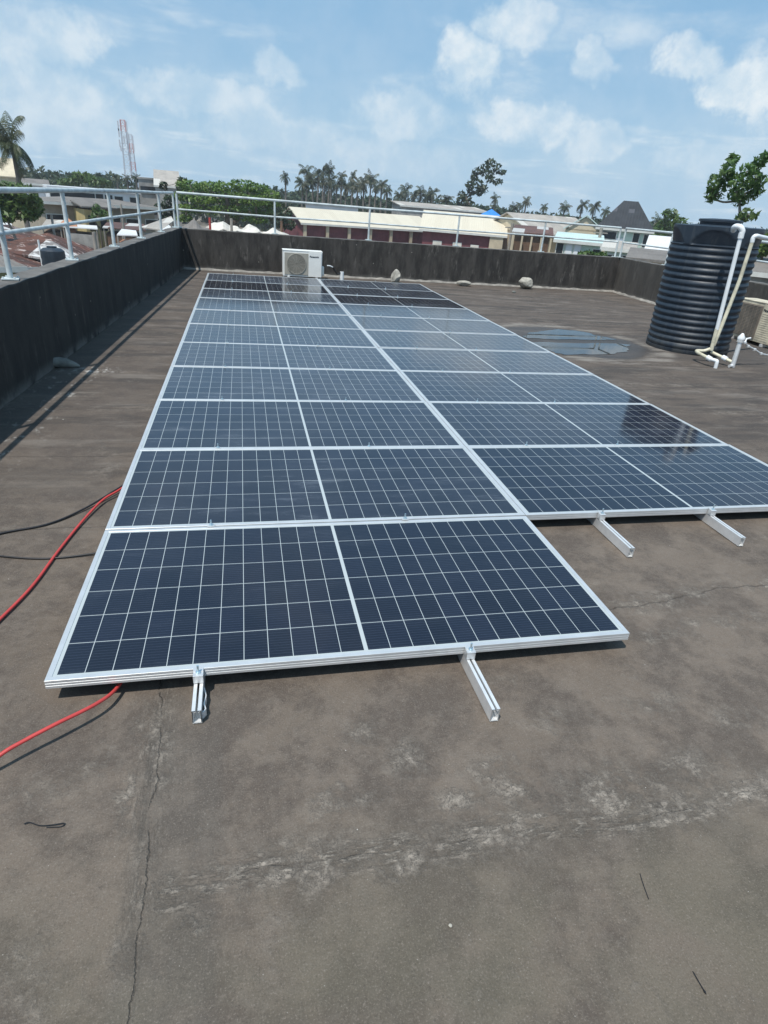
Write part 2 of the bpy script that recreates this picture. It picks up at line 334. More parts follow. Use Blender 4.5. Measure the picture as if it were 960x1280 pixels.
# ------------------------------------------------------------------ geometry helpers
class MB:
    def __init__(s): s.v = []; s.f = []; s.mi = []; s.cur = 0
    def add(s, vs, fs):
        o = len(s.v); s.v += [tuple(map(float, p)) for p in vs]; s.f += [tuple(i+o for i in f) for f in fs]; s.mi += [s.cur]*len(fs)
    def box(s, c, size, rz=0.0, ax=None):
        cx, cy, cz = c; a, b, d = size[0]/2, size[1]/2, size[2]/2; cs, sn = math.cos(rz), math.sin(rz)
        vs = []
        for z in (-d, d):
            for (x, y) in ((-a, -b), (a, -b), (a, b), (-a, b)): vs.append((cx+x*cs-y*sn, cy+x*sn+y*cs, cz+z))
        s.add(vs, [(0, 3, 2, 1), (4, 5, 6, 7), (0, 1, 5, 4), (1, 2, 6, 5), (2, 3, 7, 6), (3, 0, 4, 7)])
        return s
    def tube(s, pts, r, n=10, cap=True):
        pts = [np.array(p, float) for p in pts]; rr = r if isinstance(r, (list, tuple)) else [r]*len(pts)
        ref = np.array([0, 0, 1.0]); vs = []; prev = None
        for i, p in enumerate(pts):
            t = pts[min(i+1, len(pts)-1)]-pts[max(i-1, 0)]; t = t/(np.linalg.norm(t)+1e-9)
            if prev is None:
                a = np.cross(t, ref)
                if np.linalg.norm(a) < 1e-3: a = np.cross(t, np.array([1.0, 0, 0]))
            else: a = prev - t*(prev@t)
            a = a/np.linalg.norm(a); b = np.cross(t, a); prev = a
            for k in range(n):
                th = 2*math.pi*k/n; vs.append(p+rr[i]*(math.cos(th)*a+math.sin(th)*b))
        fs = []
        for i in range(len(pts)-1):
            for k in range(n):
                k2 = (k+1) % n; fs.append((i*n+k, i*n+k2, (i+1)*n+k2, (i+1)*n+k))
        if cap: fs.append(tuple(range(n-1, -1, -1))); fs.append(tuple((len(pts)-1)*n+k for k in range(n)))
        s.add(vs, fs); return s
    def lathe(s, prof, c=(0, 0, 0), n=32, mod=None):
        vs = []; m = len(prof)
        for (r, z) in prof:
            for k in range(n):
                th = 2*math.pi*k/n; vs.append((c[0]+r*math.cos(th), c[1]+r*math.sin(th), c[2]+z))
        fs = [(i*n+k, i*n+(k+1) % n, (i+1)*n+(k+1) % n, (i+1)*n+k) for i in range(m-1) for k in range(n)]
        if prof[0][0] > 1e-4: fs.append(tuple(range(n-1, -1, -1)))
        if prof[-1][0] > 1e-4: fs.append(tuple((m-1)*n+k for k in range(n)))
        s.add(vs, fs); return s
    def slab(s, poly, z0, z1):
        n = len(poly); vs = [(p[0], p[1], z0) for p in poly]+[(p[0], p[1], z1) for p in poly]
        fs = [tuple(range(n-1, -1, -1)), tuple(range(n, 2*n))]+[(i, (i+1) % n, n+(i+1) % n, n+i) for i in range(n)]
        s.add(vs, fs); return s
    def hull4(s, quad, th):
        """a sheet through four 3D corners, given real thickness downward"""
        q = [np.array(p, float) for p in quad]; n = len(q); vs = q+[p-np.array([0, 0, th]) for p in q]
        fs = [tuple(range(n)), tuple(range(2*n-1, n-1, -1))]+[(i, n+i, n+(i+1) % n, (i+1) % n) for i in range(n)]
        s.add(vs, fs); return s
    def build(s, name, mat, parent=None, origin=None, smooth=False, bevel=0.0, local=False):
        me = bpy.data.meshes.new(name)
        o = np.array(origin if origin is not None else ((0, 0, 0) if parent is None else WO[parent.name]), float)
        if local: o = np.zeros(3)
        V = np.array(s.v, float)-o
        me.from_pydata(V.tolist(), [], s.f); 
        mats = mat if isinstance(mat, (list, tuple)) else [mat]
        for m in mats: me.materials.append(MT[m] if isinstance(m, str) else m)
        if len(mats) > 1: me.polygons.foreach_set('material_index', s.mi)
        if smooth: me.polygons.foreach_set('use_smooth', [True]*len(me.polygons))
        me.update()
        ob = bpy.data.objects.new(name, me); col.objects.link(ob)
        if parent is not None: ob.parent = parent; WO[ob.name] = o
        else: ob.location = o; WO[ob.name] = o
        if bevel:
            b = ob.modifiers.new('bevel', 'BEVEL'); b.width = bevel; b.segments = 2; b.limit_method = 'ANGLE'
        if smooth:
            try: me.set_sharp_from_angle(angle=R_(40))
            except Exception: pass
        return ob
WO = {}
def tag(o, label=None, cat=None, group=None, kind=None):
    if label: o['label'] = label
    if cat: o['category'] = cat
    if group: o['group'] = group
    if kind: o['kind'] = kind
    return o
def thing(name, label, cat, loc, group=None):
    o = bpy.data.objects.new(name, None); o.empty_display_size = .1; col.objects.link(o); o.location = tuple(loc); WO[o.name] = np.array(loc, float)
    return tag(o, label, cat, group)
def copy_tree(o, parent=None):
    c = o.copy(); col.objects.link(c); c.parent = parent
    for ch in [k for k in o.children]: copy_tree(ch, c)
    return c

# ------------------------------------------------------------------ own roof: deck, parapets, railings
def lx(y): return -1.17+(y-3.2)*.0576            # inner face of the left parapet
def rx(y): return 10.22-(13.45-y)*.05            # inner face of the right parapet
YN = -7.0; YB = 13.45; PH = .84; PT = .22
mb = MB(); mb.slab([(lx(YN)-PT, YN), (rx(YN)+PT, YN), (rx(YB)+PT, YB+PT), (lx(YB)-PT, YB+PT)], GZ, 0.0)
tag(mb.build('roof_deck', 'deck'), kind='structure')
def parapet(name, label, a, b, nrm, mat, h=PH, ext=0.0):
    """a..b inner foot line, nrm points outward"""
    a = np.array(a, float); b = np.array(b, float); nrm = np.array(nrm, float); L = np.linalg.norm(b-a); t = (b-a)/L
    root = thing(name, label, 'parapet wall', (a[0], a[1], 0))
    nseg = int(L/.12); m = MB(); c = MB(); f = MB()
    prof = [(0.0, .004), (0.0, h-.012), (.008, h), (PT-.01, h+.002), (PT, h-.01), (PT, .004)]
    vs = []
    for i in range(nseg+1):
        p = a+t*(L*i/nseg)
        for (d, z) in prof:
            j = random.uniform(-.004, .004) if 0 < i < nseg and d < PT-.02 else 0.0; q = p+nrm*(d+j)
            vs.append((q[0], q[1], z+(random.uniform(-.004, .004) if z > .1 else 0)))
    k = len(prof)
    fs = [(i*k+j, (i+1)*k+j, (i+1)*k+(j+1) % k, i*k+(j+1) % k) for i in range(nseg) for j in range(k)]
    fs += [tuple(range(k)), tuple(nseg*k+j for j in range(k-1, -1, -1))]
    m.add(vs, fs)
    m.cur = 0
    o = m.build('wall_face', [mat, 'coping'], root)
    for pl in o.data.polygons:
        if pl.normal.z > .8: pl.material_index = 1
    vs = []
    for i in range(nseg+1):
        p = a+t*(L*i/nseg); w = .055+random.uniform(-.015, .02); hh = .045+random.uniform(-.012, .012)
        for (d, z) in ((-w, .004), (-.004, hh), (.03, hh), (.03, .004)):
            q = p+nrm*d; vs.append((q[0], q[1], z))
    fs = [(i*4+j, (i+1)*4+j, (i+1)*4+(j+1) % 4, i*4+(j+1) % 4) for i in range(nseg) for j in range(4)]
    f.add(vs, fs); f.build('base_fillet', 'fillet' if mat != 'par_l' else mat, root) if mat != 'par_l' else None
    return root
parapet('parapet_wall', 'near black concrete parapet wall in shade along the left side of the roof', (lx(YN), YN), (lx(YB)-.0, YB+PT), (-1, .0576), 'par_l')
parapet('parapet_wall', 'long sooty grey parapet wall across the far end of the roof', (lx(YB)-.06, YB), (rx(YB)+.06, YB), (0, 1), 'par_b', PH-.004)
parapet('parapet_wall', 'brown grey parapet wall on the right, running behind the water tank', (rx(YB), YB+PT), (rx(YN), YN), (1, -.05), 'par_r')

def railing(label, posts, extend=0.35):
    posts = [np.array(p, float) for p in posts]; zt, zm = 1.525, 1.20
    root = thing('railing', label, 'railing', (posts[0][0], posts[0][1], PH), 'white pipe railings on the parapet')
    n = len(posts)
    for nm, z, r in (('top_rail', zt, .0245), ('mid_rail', zm, .0185)):
        pts = [(p[0], p[1], z+random.uniform(-.008, .008)) for p in posts]
        MB().tube(pts, r, 12).build(nm, 'rail_paint', root, smooth=True)
    for i, p in enumerate(posts):
        o = MB().tube([(p[0], p[1], PH+.004), (p[0], p[1], zt-.02)], .0225, 12).build('post', 'rail_paint', root, smooth=True)
        b = MB(); b.box((p[0], p[1], PH+.009), (.13, .13, .010), .2); 
        for sx in (-.045, .045):
            for sy in (-.045, .045): b.lathe([(.008, 0), (.008, .012), (0, .014)], (p[0]+sx, p[1]+sy, PH+.014), 6)
        b.build('base_plate', 'rail_paint', o)
ol = lambda y: (lx(y)-.12, y)
orr = lambda y: (rx(y)+.12, y)
railing('white pipe railing with sloping posts along the left parapet', [ol(y) for y in (-6.9, -5.0, -3.1, -1.2, .6, 2.45, 4.27, 6.0, 7.93, 9.78, 11.68, 13.42)])
railing('white pipe railing along the far parapet in front of the town', [(x, YB+.12) for x in (-.64, 1.45, 3.62, 5.80, 8.04, 10.12)])
railing('white pipe railing on the right parapet beside the water tank', [(rx(13.5)+.0, 13.50)]+[orr(y) for y in ( 11.6, 9.7, 7.8, 5.9, 4.0, 2.1, .2, -1.7, -3.6, -5.5, -6.9)])

# ------------------------------------------------------------------ solar array
LX, LY, PZ, PITCH = 2.278, 1.085, 0.065, 1.0948
def panel_proto():
    root = thing('solar_panel', 'x', 'solar panel', (0, 0, 0), 'framed solar panels laid out on the roof')
    prof = [(0, 0), (0, .010), (.0018, .0108), (.0018, .0140), (0, .0148), (0, .0210), (.0018, .0218), (.0018, .0252), (0, .026), (0, .0345), (.0006, .035), (.0194, .035), (.020, .0345), (.020, .027), (.003, .027), (.003, .002), (.018, .002), (.018, 0)]
    k = len(prof); vs = []
    hx, hy = LX/2, LY/2
    for (sx, sy) in ((-1, -1), (1, -1), (1, 1), (-1, 1)):
        for (d, z) in prof: vs.append((sx*(hx-d), sy*(hy-d), z))
    fs = []
    for c in range(4):
        c2 = (c+1) % 4
        for j in range(k): fs.append((c*k+j, c2*k+j, c2*k+(j+1) % k, c*k+(j+1) % k))
    m = MB(); m.add(vs, fs); m.build('frame', 'alu', root, local=True)
    m = MB(); m.box((0, 0, .0300), (LX-.0406, LY-.0406, .006)); m.build('cell_sheet', 'cells', root, local=True)
    m = MB(); m.box((0, LY/2-.12, .016), (.12, .08, .022)); m.build('junction_box', 'black', root, local=True)
    return root
ordn = ['front', 'second', 'third', 'fourth', 'fifth', 'sixth', 'seventh', 'eighth', 'ninth', 'tenth', 'farthest']
proto = panel_proto(); first = True
GAPX = .006
for b in (0, 1):
    for r in range(b, 11):
        o = proto if first else copy_tree(proto); first = False
        o.location = (LX/2+b*(LX+GAPX)+random.uniform(-.001, .001), r*PITCH+LY/2+.002, PZ)
        tx = random.uniform(-.0055, .0055); ty = random.uniform(-.0015, .0015)
        if r == 10: tx = .012
        o.rotation_euler = (tx, ty, 0)
        if b == 0:
            lab = ('front solar panel of the left block, sticking out nearest the camera' if r == 0 else
                   'farthest solar panel of the left block, just in front of the white air conditioner' if r == 10 else
                   'solar panel in the %s row from the front of the left block' % ordn[r])
        else:
            lab = ('front solar panel of the right block, with two bare rail ends in front' if r == 1 else
                   'farthest solar panel of the right block, nearest the rough stone' if r == 10 else
                   'solar panel in the %s row from the front of the right block' % ordn[r-1])
        o['label'] = lab
        dv_ = (0, .3, .5, .8, 1.0, .7, .5, .4, .7, .0, 1.6)[r] if b == 0 else (0, 0, .3, .4, .5, .6, .7, .5, .0, .5, 1.4)[r]  # amount of dust and painted sky reflection per row, most in the farthest
        for ch in o.children: ch['dust_sheen'] = float(dv_)

def mount_rail(label, x, y0, y1, first_row, bent=0.0):
    root = thing('mounting_rail', label, 'mounting rail', (x, y0, 0), 'aluminium mounting rails under the panels')
    # open C channel, slot upward
    w, h, t = .032, .058, .003
    prof = [(-w/2, 0), (w/2, 0), (w/2, h), (w/8, h), (w/8, h-.009), (w/8+.0025, h-.009), (w/2-t, h-t), (w/2-t, t), (-w/2+t, t), (-w/2+t, h-t), (-w/8-.0025, h-.009), (-w/8, h-.009), (-w/8, h), (-w/2, h)]
    k = len(prof); m = MB(); vs = []
    ys = [y0, y0+.02, y0+.30, y1]
    for i, y in enumerate(ys):
        for (px, pz) in prof: vs.append((x+px+(bent if i < 2 else 0)*(y0+.30-y), y, pz+.005))
    fs = [(i*k+j, i*k+(j+1) % k, (i+1)*k+(j+1) % k, (i+1)*k+j) for i in range(len(ys)-1) for j in range(k)]
    m.add(vs, fs); m.build('channel', 'galv', root)
    yf = first_row*PITCH+.002
    # bent foil of tape at the side
    m = MB(); xx = x+w/2+.004
    pts = [(xx, yf-.03), (xx+.008, yf-.07), (xx+.003, yf-.11), (xx+.010, yf-.135), (xx+.001, yf-.15)]
    m.slab([(p[0]+bent*(.2), p[1]) for p in pts]+[(p[0]-.004+bent*.2, p[1]) for p in reversed(pts)], .008, .038); m.build('side_flange', 'galv', root)
    # end clamp: Z shaped bracket and bolt
    m = MB(); yc = yf-.020; zt = PZ+.035
    m.box((x, yc, .063+.019), (.036, .030, .032)); m.box((x, yf-.0045, zt+.0025), (.036, .020, .004))
    m.box((x, yc, zt-.001), (.036, .034, .004))
    cl = m.build('end_clamp', 'alu', root, bevel=.001)
    MB().lathe([(.009, 0), (.009, .007), (.004, .0075), (.004, .034), (0, .035)], (x, yc, zt+.001), 8).build('bolt', 'zinc', cl)
    r1 = first_row+1
    while r1 < 11:
        y = r1*PITCH-.004+.002
        m = MB(); m.box((x, y, zt+.0022), (.036, .026, .0035)); c = m.build('mid_clamp', 'alu', root)
        MB().lathe([(.010, 0), (.010, .007), (.0045, .0075), (.0045, .030), (0, .031)], (x, y, zt+.004), 8).build('bolt', 'zinc', c)
        r1 += 1
    y = 11*PITCH+.01
    c = MB().box((x, y, .08), (.036, .03, .04)).build('end_clamp', 'alu', root)
    MB().lathe([(.009, 0), (.009, .007), (.004, .0075), (.004, .034), (0, .035)], (x, y, .10), 8).build('bolt', 'zinc', c)
mount_rail('leftmost mounting rail, its short end sticking out under the front panel', .512, -.165, 12.25, 0)
mount_rail('mounting rail sticking out to the right below the front panel', 1.552, -.30, 12.25, 0, .02)
mount_rail('bare mounting rail end in the notch between the two panel blocks', 2.765, .735, 12.25, 1)
mount_rail('rightmost mounting rail, its bare end near the right edge of the photo', 3.535, .79, 12.25, 1)

# ------------------------------------------------------------------ cables and small litter
def smooth_path(pts, n=10):
    pts = [np.array(p, float) for p in pts]; out = []
    for i in range(len(pts)-1):
        p0 = pts[max(i-1, 0)]; p1 = pts[i]; p2 = pts[i+1]; p3 = pts[min(i+2, len(pts)-1)]
        for k in range(n):
            t = k/n; out.append(.5*((2*p1)+(-p0+p2)*t+(2*p0-5*p1+4*p2-p3)*t*t+(-p0+3*p1-3*p2+p3)*t**3))
    out.append(pts[-1]); return out
def gp(x, y, z): p = G(x, y, z); return (p[0], p[1], z)
red = [gp(-90, 850, .012), gp(-40, 812, .012), gp(0, 774, .012), gp(40, 733, .012), gp(72, 690, .012), gp(100, 655, .014), gp(125, 628, .022), gp(143, 616, .03),
       (.05, 1.80, .03), (.24, 1.5, .02), (.34, .9, .012), (.30, .35, .012), (.25, .14, .03), gp(146, 860, .040), gp(120, 880, .060), gp(70, 905, .070), gp(30, 926, .066), gp(0, 944, .058), gp(-50, 985, .02), gp(-110, 1045, .012)]
tag(MB().tube(smooth_path(red), .0066, 12).build('power_cable', 'red', origin=(0, 0, 0), smooth=True), 'thick red cable looping out from under the left edge of the panels', 'cable')
bl1 = [gp(-80, 690, .008), gp(0, 667, .008), gp(60, 655, .008), gp(105, 636, .012), gp(147, 611, .03), (.06, 1.9, .04), (.3, 2.1, .02)]
tag(MB().tube(smooth_path(bl1), .0055, 10).build('power_cable', 'black', origin=(0, 0, 0), smooth=True), 'black cable lying just above the red cable, left of the panels', 'cable', 'black cables on the roof')
bl2 = [gp(-80, 684, .007), gp(0, 695, .007), gp(60, 698, .007), gp(122, 691, .012), (.06, 1.04, .03), (.3, 1.0, .02)]
tag(MB().tube(smooth_path(bl2), .0045, 10).build('power_cable', 'black', origin=(0, 0, 0), smooth=True), 'thin black cable crossing under the red cable, left of the second panel', 'cable', 'black cables on the roof')
wire = [gp(30, 1030, .004), gp(37, 1028, .006), gp(50, 1032, .004), gp(66, 1031, .005), gp(80, 1029, .005), gp(76, 1033, .004), gp(58, 1034, .004)]
tag(MB().tube(smooth_path(wire), .0017, 6).build('wire_scrap', 'black', origin=(0, 0, 0)), 'short dark bent scrap of wire lying on the bare roof at lower left', 'wire scrap')
for pts, lab in (([(800, 1092), (805, 1108), (811, 1124)], 'thin dark twig, the upper of two lying at lower right'), ([(866, 1214), (874, 1228), (883, 1243)], 'short thick dark twig near the lower right corner')):
    tag(MB().tube(smooth_path([gp(a, b, .003) for a, b in pts], 4), [.0008]+[.0014]*6+[.0028, .0006] if 'thick' in lab else .0011, 6).build('twig', 'black', origin=(0, 0, 0)), lab, 'twig')

def blob(c, s, seed, sub=3, sharp=.25, flat=True):
    import bmesh
    bm = bmesh.new(); bmesh.ops.create_icosphere(bm, subdivisions=sub, radius=1.0)
    rg = np.random.default_rng(seed); pl = [(rg.normal(size=3), rg.uniform(.55, .9)) for _ in range(11)]
    for v in bm.verts:
        p = np.array(v.co)
        for n, d in pl:
            n = n/np.linalg.norm(n); k = p@n
            if k > d: p = p-n*(k-d)*.9
        p = p*(1+.05*rg.normal()*sharp)
        v.co = (c[0]+p[0]*s[0], c[1]+p[1]*s[1], max(c[2]+p[2]*s[2], .004))
    m = MB(); bm.verts.index_update(); m.add([tuple(v.co) for v in bm.verts], [tuple(v.index for v in f.verts) for f in bm.faces]); bm.free(); return m
p = G(494, 353); blob((p[0], p[1], .13), (.16, .12, .20), 44, 2, 1.2).build('rubble_stone', 'rock', origin=(p[0], p[1], 0))
tag(bpy.data.objects['rubble_stone'], 'tall pointed cement stone standing behind the far end of the right block', 'stone', 'cement stones by the far parapet')
p = G(579, 357.5); o = blob((p[0], p[1], .05), (.22, .12, .075), 5).build('rubble_stone', 'rock', origin=(p[0], p[1], 0)); tag(o, 'low flat lump of mortar by the far parapet', 'stone', 'cement stones by the far parapet')
p = G(656, 361); o = blob((p[0], p[1], .12), (.20, .13, .16), 9, 3, .6).build('rubble_stone', 'rock', origin=(p[0], p[1], 0)); tag(o, 'rounded block of cement, rightmost stone by the far parapet', 'stone', 'cement stones by the far parapet')
p = G(642, 366); o = blob((p[0], p[1], .02), (.05, .04, .03), 19, 2).build('pebble', 'lump', origin=(p[0], p[1], 0)); tag(o, 'small dark pebble in front of the rounded cement block', 'pebble')
for i, (a, b) in enumerate(((79, 525), (83, 478), (563, 1158))):
    p = G(a, b); o = blob((p[0], p[1], .004), (.006, .005, .004), 30+i, 2).build('pebble', 'rock', origin=(p[0], p[1], 0)); tag(o, ('pale chip of mortar lying between the railing shadow and the panels', 'tiny pale chip beside the mortar covered drain', 'tiny white chip on the bare foreground roof')[i], 'chip')
# mortar-covered drain outlet at the foot of the left wall
p = G(72, 459); root = thing('roof_drain', 'grey mortar covered drain spout at the foot of the left parapet', 'roof drain', (p[0], p[1], 0))
m = MB(); pts = [(p[0]-.03, p[1]-.02, .05), (p[0]+.03, p[1]-.01, .05), (p[0]+.09, p[1], .042), (p[0]+.15, p[1]+.01, .025), (p[0]+.20, p[1]+.01, .010)]
m.tube(pts, [.045, .052, .045, .028, .010], 16); m.build('mortar_cover', 'lump', root, smooth=True)
m = MB(); m.tube([(p[0]-.055, p[1]-.03, .05), (p[0]-.025, p[1]-.02, .05)], .036, 16); m.build('drain_mouth', 'drain', root, smooth=True)

# rain puddle in two pools
def pool(px, seed):
    poly = [G(a, b)[:2] for a, b in px]; n = len(poly); pts = []
    rg = np.random.default_rng(seed)
    sp = smooth_path([(*q, 0) for q in poly+[poly[0]]], 8)[:-1]
    c = np.mean([q[:2] for q in sp], axis=0)
    out = []
    for i, q in enumerate(sp):
        t = 2*math.pi*i/len(sp); k = 1+.045*math.sin(7*t+seed)+.03*math.sin(13*t+1)+.02*math.sin(23*t)+rg.normal()*.006
        out.append(c+(q[:2]-c)*k)
    return out
for px, lab in (([(652, 421), (668, 415.5), (695, 412.5), (722, 414), (748, 420), (768, 425), (740, 425), (700, 424.5), (670, 423.5)], 'a'),
                ([(655, 427.5), (690, 428.5), (730, 429.5), (768, 429.5), (786, 432), (784, 438), (772, 442), (740, 443.5), (705, 443), (682, 438)], 'b')):
    m = MB(); m.slab(pool(px, 4), .001, .005); tag(m.build('puddle', 'water', origin=(5.5, 6.7, 0)), kind='structure')

# ------------------------------------------------------------------ water tank with its pipes
TR, TH = .588, 1.70
tc = np.array([7.36, 6.52, 0.0])
root = thing('water_tank', 'dark blue ribbed plastic water tank standing on the right of the roof', 'water tank', tuple(tc))
def tank_body():
    n, m = 144, MB(); zs = [0, .01, .03]; nr = 16; z0, z1 = .06, 1.44
    rows = [(TR-.03, .004), (TR-.008, .012), (TR, .04), (TR, .06)]
    steps = 10
    for i in range(nr*steps+1):
        t = i/steps; z = z0+(z1-z0)*i/(nr*steps); w = .5-.5*math.cos(2*math.pi*t)
        rows.append((TR-.018*(1-w**.8)*(.8+.35*((int(t)*7919) % 10)/10), z))
    rows.append((TR-.004, 1.46))
    for i in range(17): rows.append((TR-.002, 1.475+(TH-1.475)*i/16))
    vs = []
    for (r, z) in rows:
        for k in range(n):
            th = 2*math.pi*k/n; rr = r
            if z > 1.474:
                a = (th/(2*math.pi)*5+.30) % 1.0; u = (a-.5)*2/.84
                if abs(u) < 1:
                    top = 1.475+.175*(1-abs(u)**2.6)
                    if z < top: rr = r-.008-(top-z)*.30
            vs.append((tc[0]+rr*math.cos(th), tc[1]+rr*math.sin(th), z))
    nrw = len(rows)
    fs = [(i*n+k, i*n+(k+1) % n, (i+1)*n+(k+1) % n, (i+1)*n+k) for i in range(nrw-1) for k in range(n)]
    fs.append(tuple(range(n-1, -1, -1)))
    m.add(vs, fs)
    # top disc sloping up to the neck
    m.lathe([(TR-.002, TH), (TR-.02, TH+.006), (TR-.06, TH-.004), (.32, TH+.015), (.28, TH+.02)], tuple(tc), n)
    return m
tank_body().build('tank_body', 'tank', root, smooth=True)
ld = MB(); ld.lathe([(.26, TH+.012), (.265, TH+.055), (.285, TH+.058), (.285, TH+.083), (.275, TH+.09), (.10, TH+.10), (0, TH+.10)], tuple(tc), 64); ld.build('tank_lid', 'tank', root, smooth=True)
root.rotation_euler = (0, R_(-1.2), 0)

DP = 9.72
def elbow(pts, r, n=10): return smooth_path(pts, n)
def pipe_thing(label, parts, group=None):
    root = thing('water_pipe', label, 'water pipe', tuple(parts[0][1][0]), group)
    for nm, pts, r, mat in parts: MB().tube(pts, r, 14).build(nm, mat, root, smooth=True)
    return root
top1 = [P(917, 288, DP+.10), P(917.5, 284.5, DP+.04), P(921, 283, DP), P(926, 284.5, DP-.02), P(928, 289, DP-.02), P(926.6, 293, DP-.02)]
pipe_thing('white pipe with a hooked top running down the front of the tank', [
    ('pipe', [P(926.6, 293, DP-.02), P(908, 365, DP-.02), P(896, 412, DP-.02)], .026, 'pvc'),
    ('lower_pipe', [P(896.0, 411, DP-.02), P(889, 438, DP-.02)], .026, 'pvc_old'),
    ('hook_elbow', smooth_path(top1, 6), .034, 'pvc'),
    ('socket', [P(927.2, 291, DP-.02), P(925.4, 298, DP-.02)], .036, 'pvc'),
    ('foot_pipe', smooth_path([P(888, 436, DP-.02), P(880, 438.5, DP-.03), P(871, 438.5, DP-.05), P(873, 441, DP-.15), P(884, 447, DP-.30)], 6), .022, 'pvc_old'),
    ('socket', [P(884, 446.5, DP-.30), P(889, 449.5, DP-.33)], .033, 'pvc'),
    ('tap_pipe', smooth_path([P(888, 449, DP-.33), P(895, 451, DP-.36), P(896, 453, DP-.37), P(893.5, 462, DP-.37)], 5), .024, 'pvc'),
    ('tap', [P(893.5, 461, DP-.37), P(889, 464.5, DP-.40)], .020, 'galv')], 'white water pipes at the tank')
pipe_thing('yellowed pipe with a squared top bend leading off to the right edge', [
    ('pipe', [P(941, 299.5, DP+.12), P(925, 349, DP+.10), P(905, 400, DP+.04), P(892, 432, DP+.02)], .024, 'pvc_old'),
    ('top_bend', smooth_path([P(940, 303, DP+.12), P(941.5, 297.5, DP+.12), P(945, 295, DP+.14), P(952, 296.5, DP+.3), P(962, 298.5, DP+.6), P(990, 304, DP+1.2)], 6), .027, 'pvc'),
    ('foot_pipe', [P(889, 440, DP+.05), P(915, 452.5, DP-.10)], .021, 'pvc_old'),
    ('socket', [P(903, 446.5, DP-.03), P(908.5, 449.5, DP-.06)], .034, 'pvc')], 'white water pipes at the tank')
b = G(915, 459.5)
root = pipe_thing('grey upright pipe with a pointed cap beside the tank foot', [
    ('upright', [(b[0], b[1], .005), (b[0]+.01, b[1]+.02, .36)], .030, 'galv'),
    ('foot', [(b[0]-.07, b[1]-.02, .025), (b[0]+.02, b[1], .025)], .022, 'galv'),
    ('joint_ring', [(b[0]+.01, b[1]+.02, .34), (b[0]+.01, b[1]+.02, .375)], .044, 'galv'),
    ('pointed_cap', [(b[0]+.01, b[1]+.02, .375), (b[0]+.01, b[1]+.02, .40), (b[0]+.012, b[1]+.022, .455)], [.046, .048, .012], 'pvc')])
c0 = np.array([b[0]+.05, b[1]+.04, .33])
pts = [c0, c0+(.10, .05, -.01), c0+(.20, .08, -.06), c0+(.36, .12, -.11), c0+(.52, .15, -.17), c0+(.70, .2, -.2)]
root = thing('branch_pipe', 'white wrapped branch pipe with knobbly valves leading to the cream air conditioner', 'branch pipe', tuple(c0))
MB().tube(smooth_path(pts, 6), .013, 10).build('pipe', 'galv', root, smooth=True)
for t, rr in ((1, .026), (2, .024), (3, .026), (4, .022)):
    m = MB(); q = np.array(pts[t]); m.lathe([(0, -.02), (rr, -.014), (rr*1.1, 0), (rr, .014), (0, .02)], tuple(q), 12); m.build('valve', 'galv', root, smooth=True)
m = MB(); q = pts[1]; m.tube([q+(0, 0, .0), q+(.03, .02, .05), q+(.09, .02, .062)], .011, 8); m.build('tap_handle', 'pvc', root)

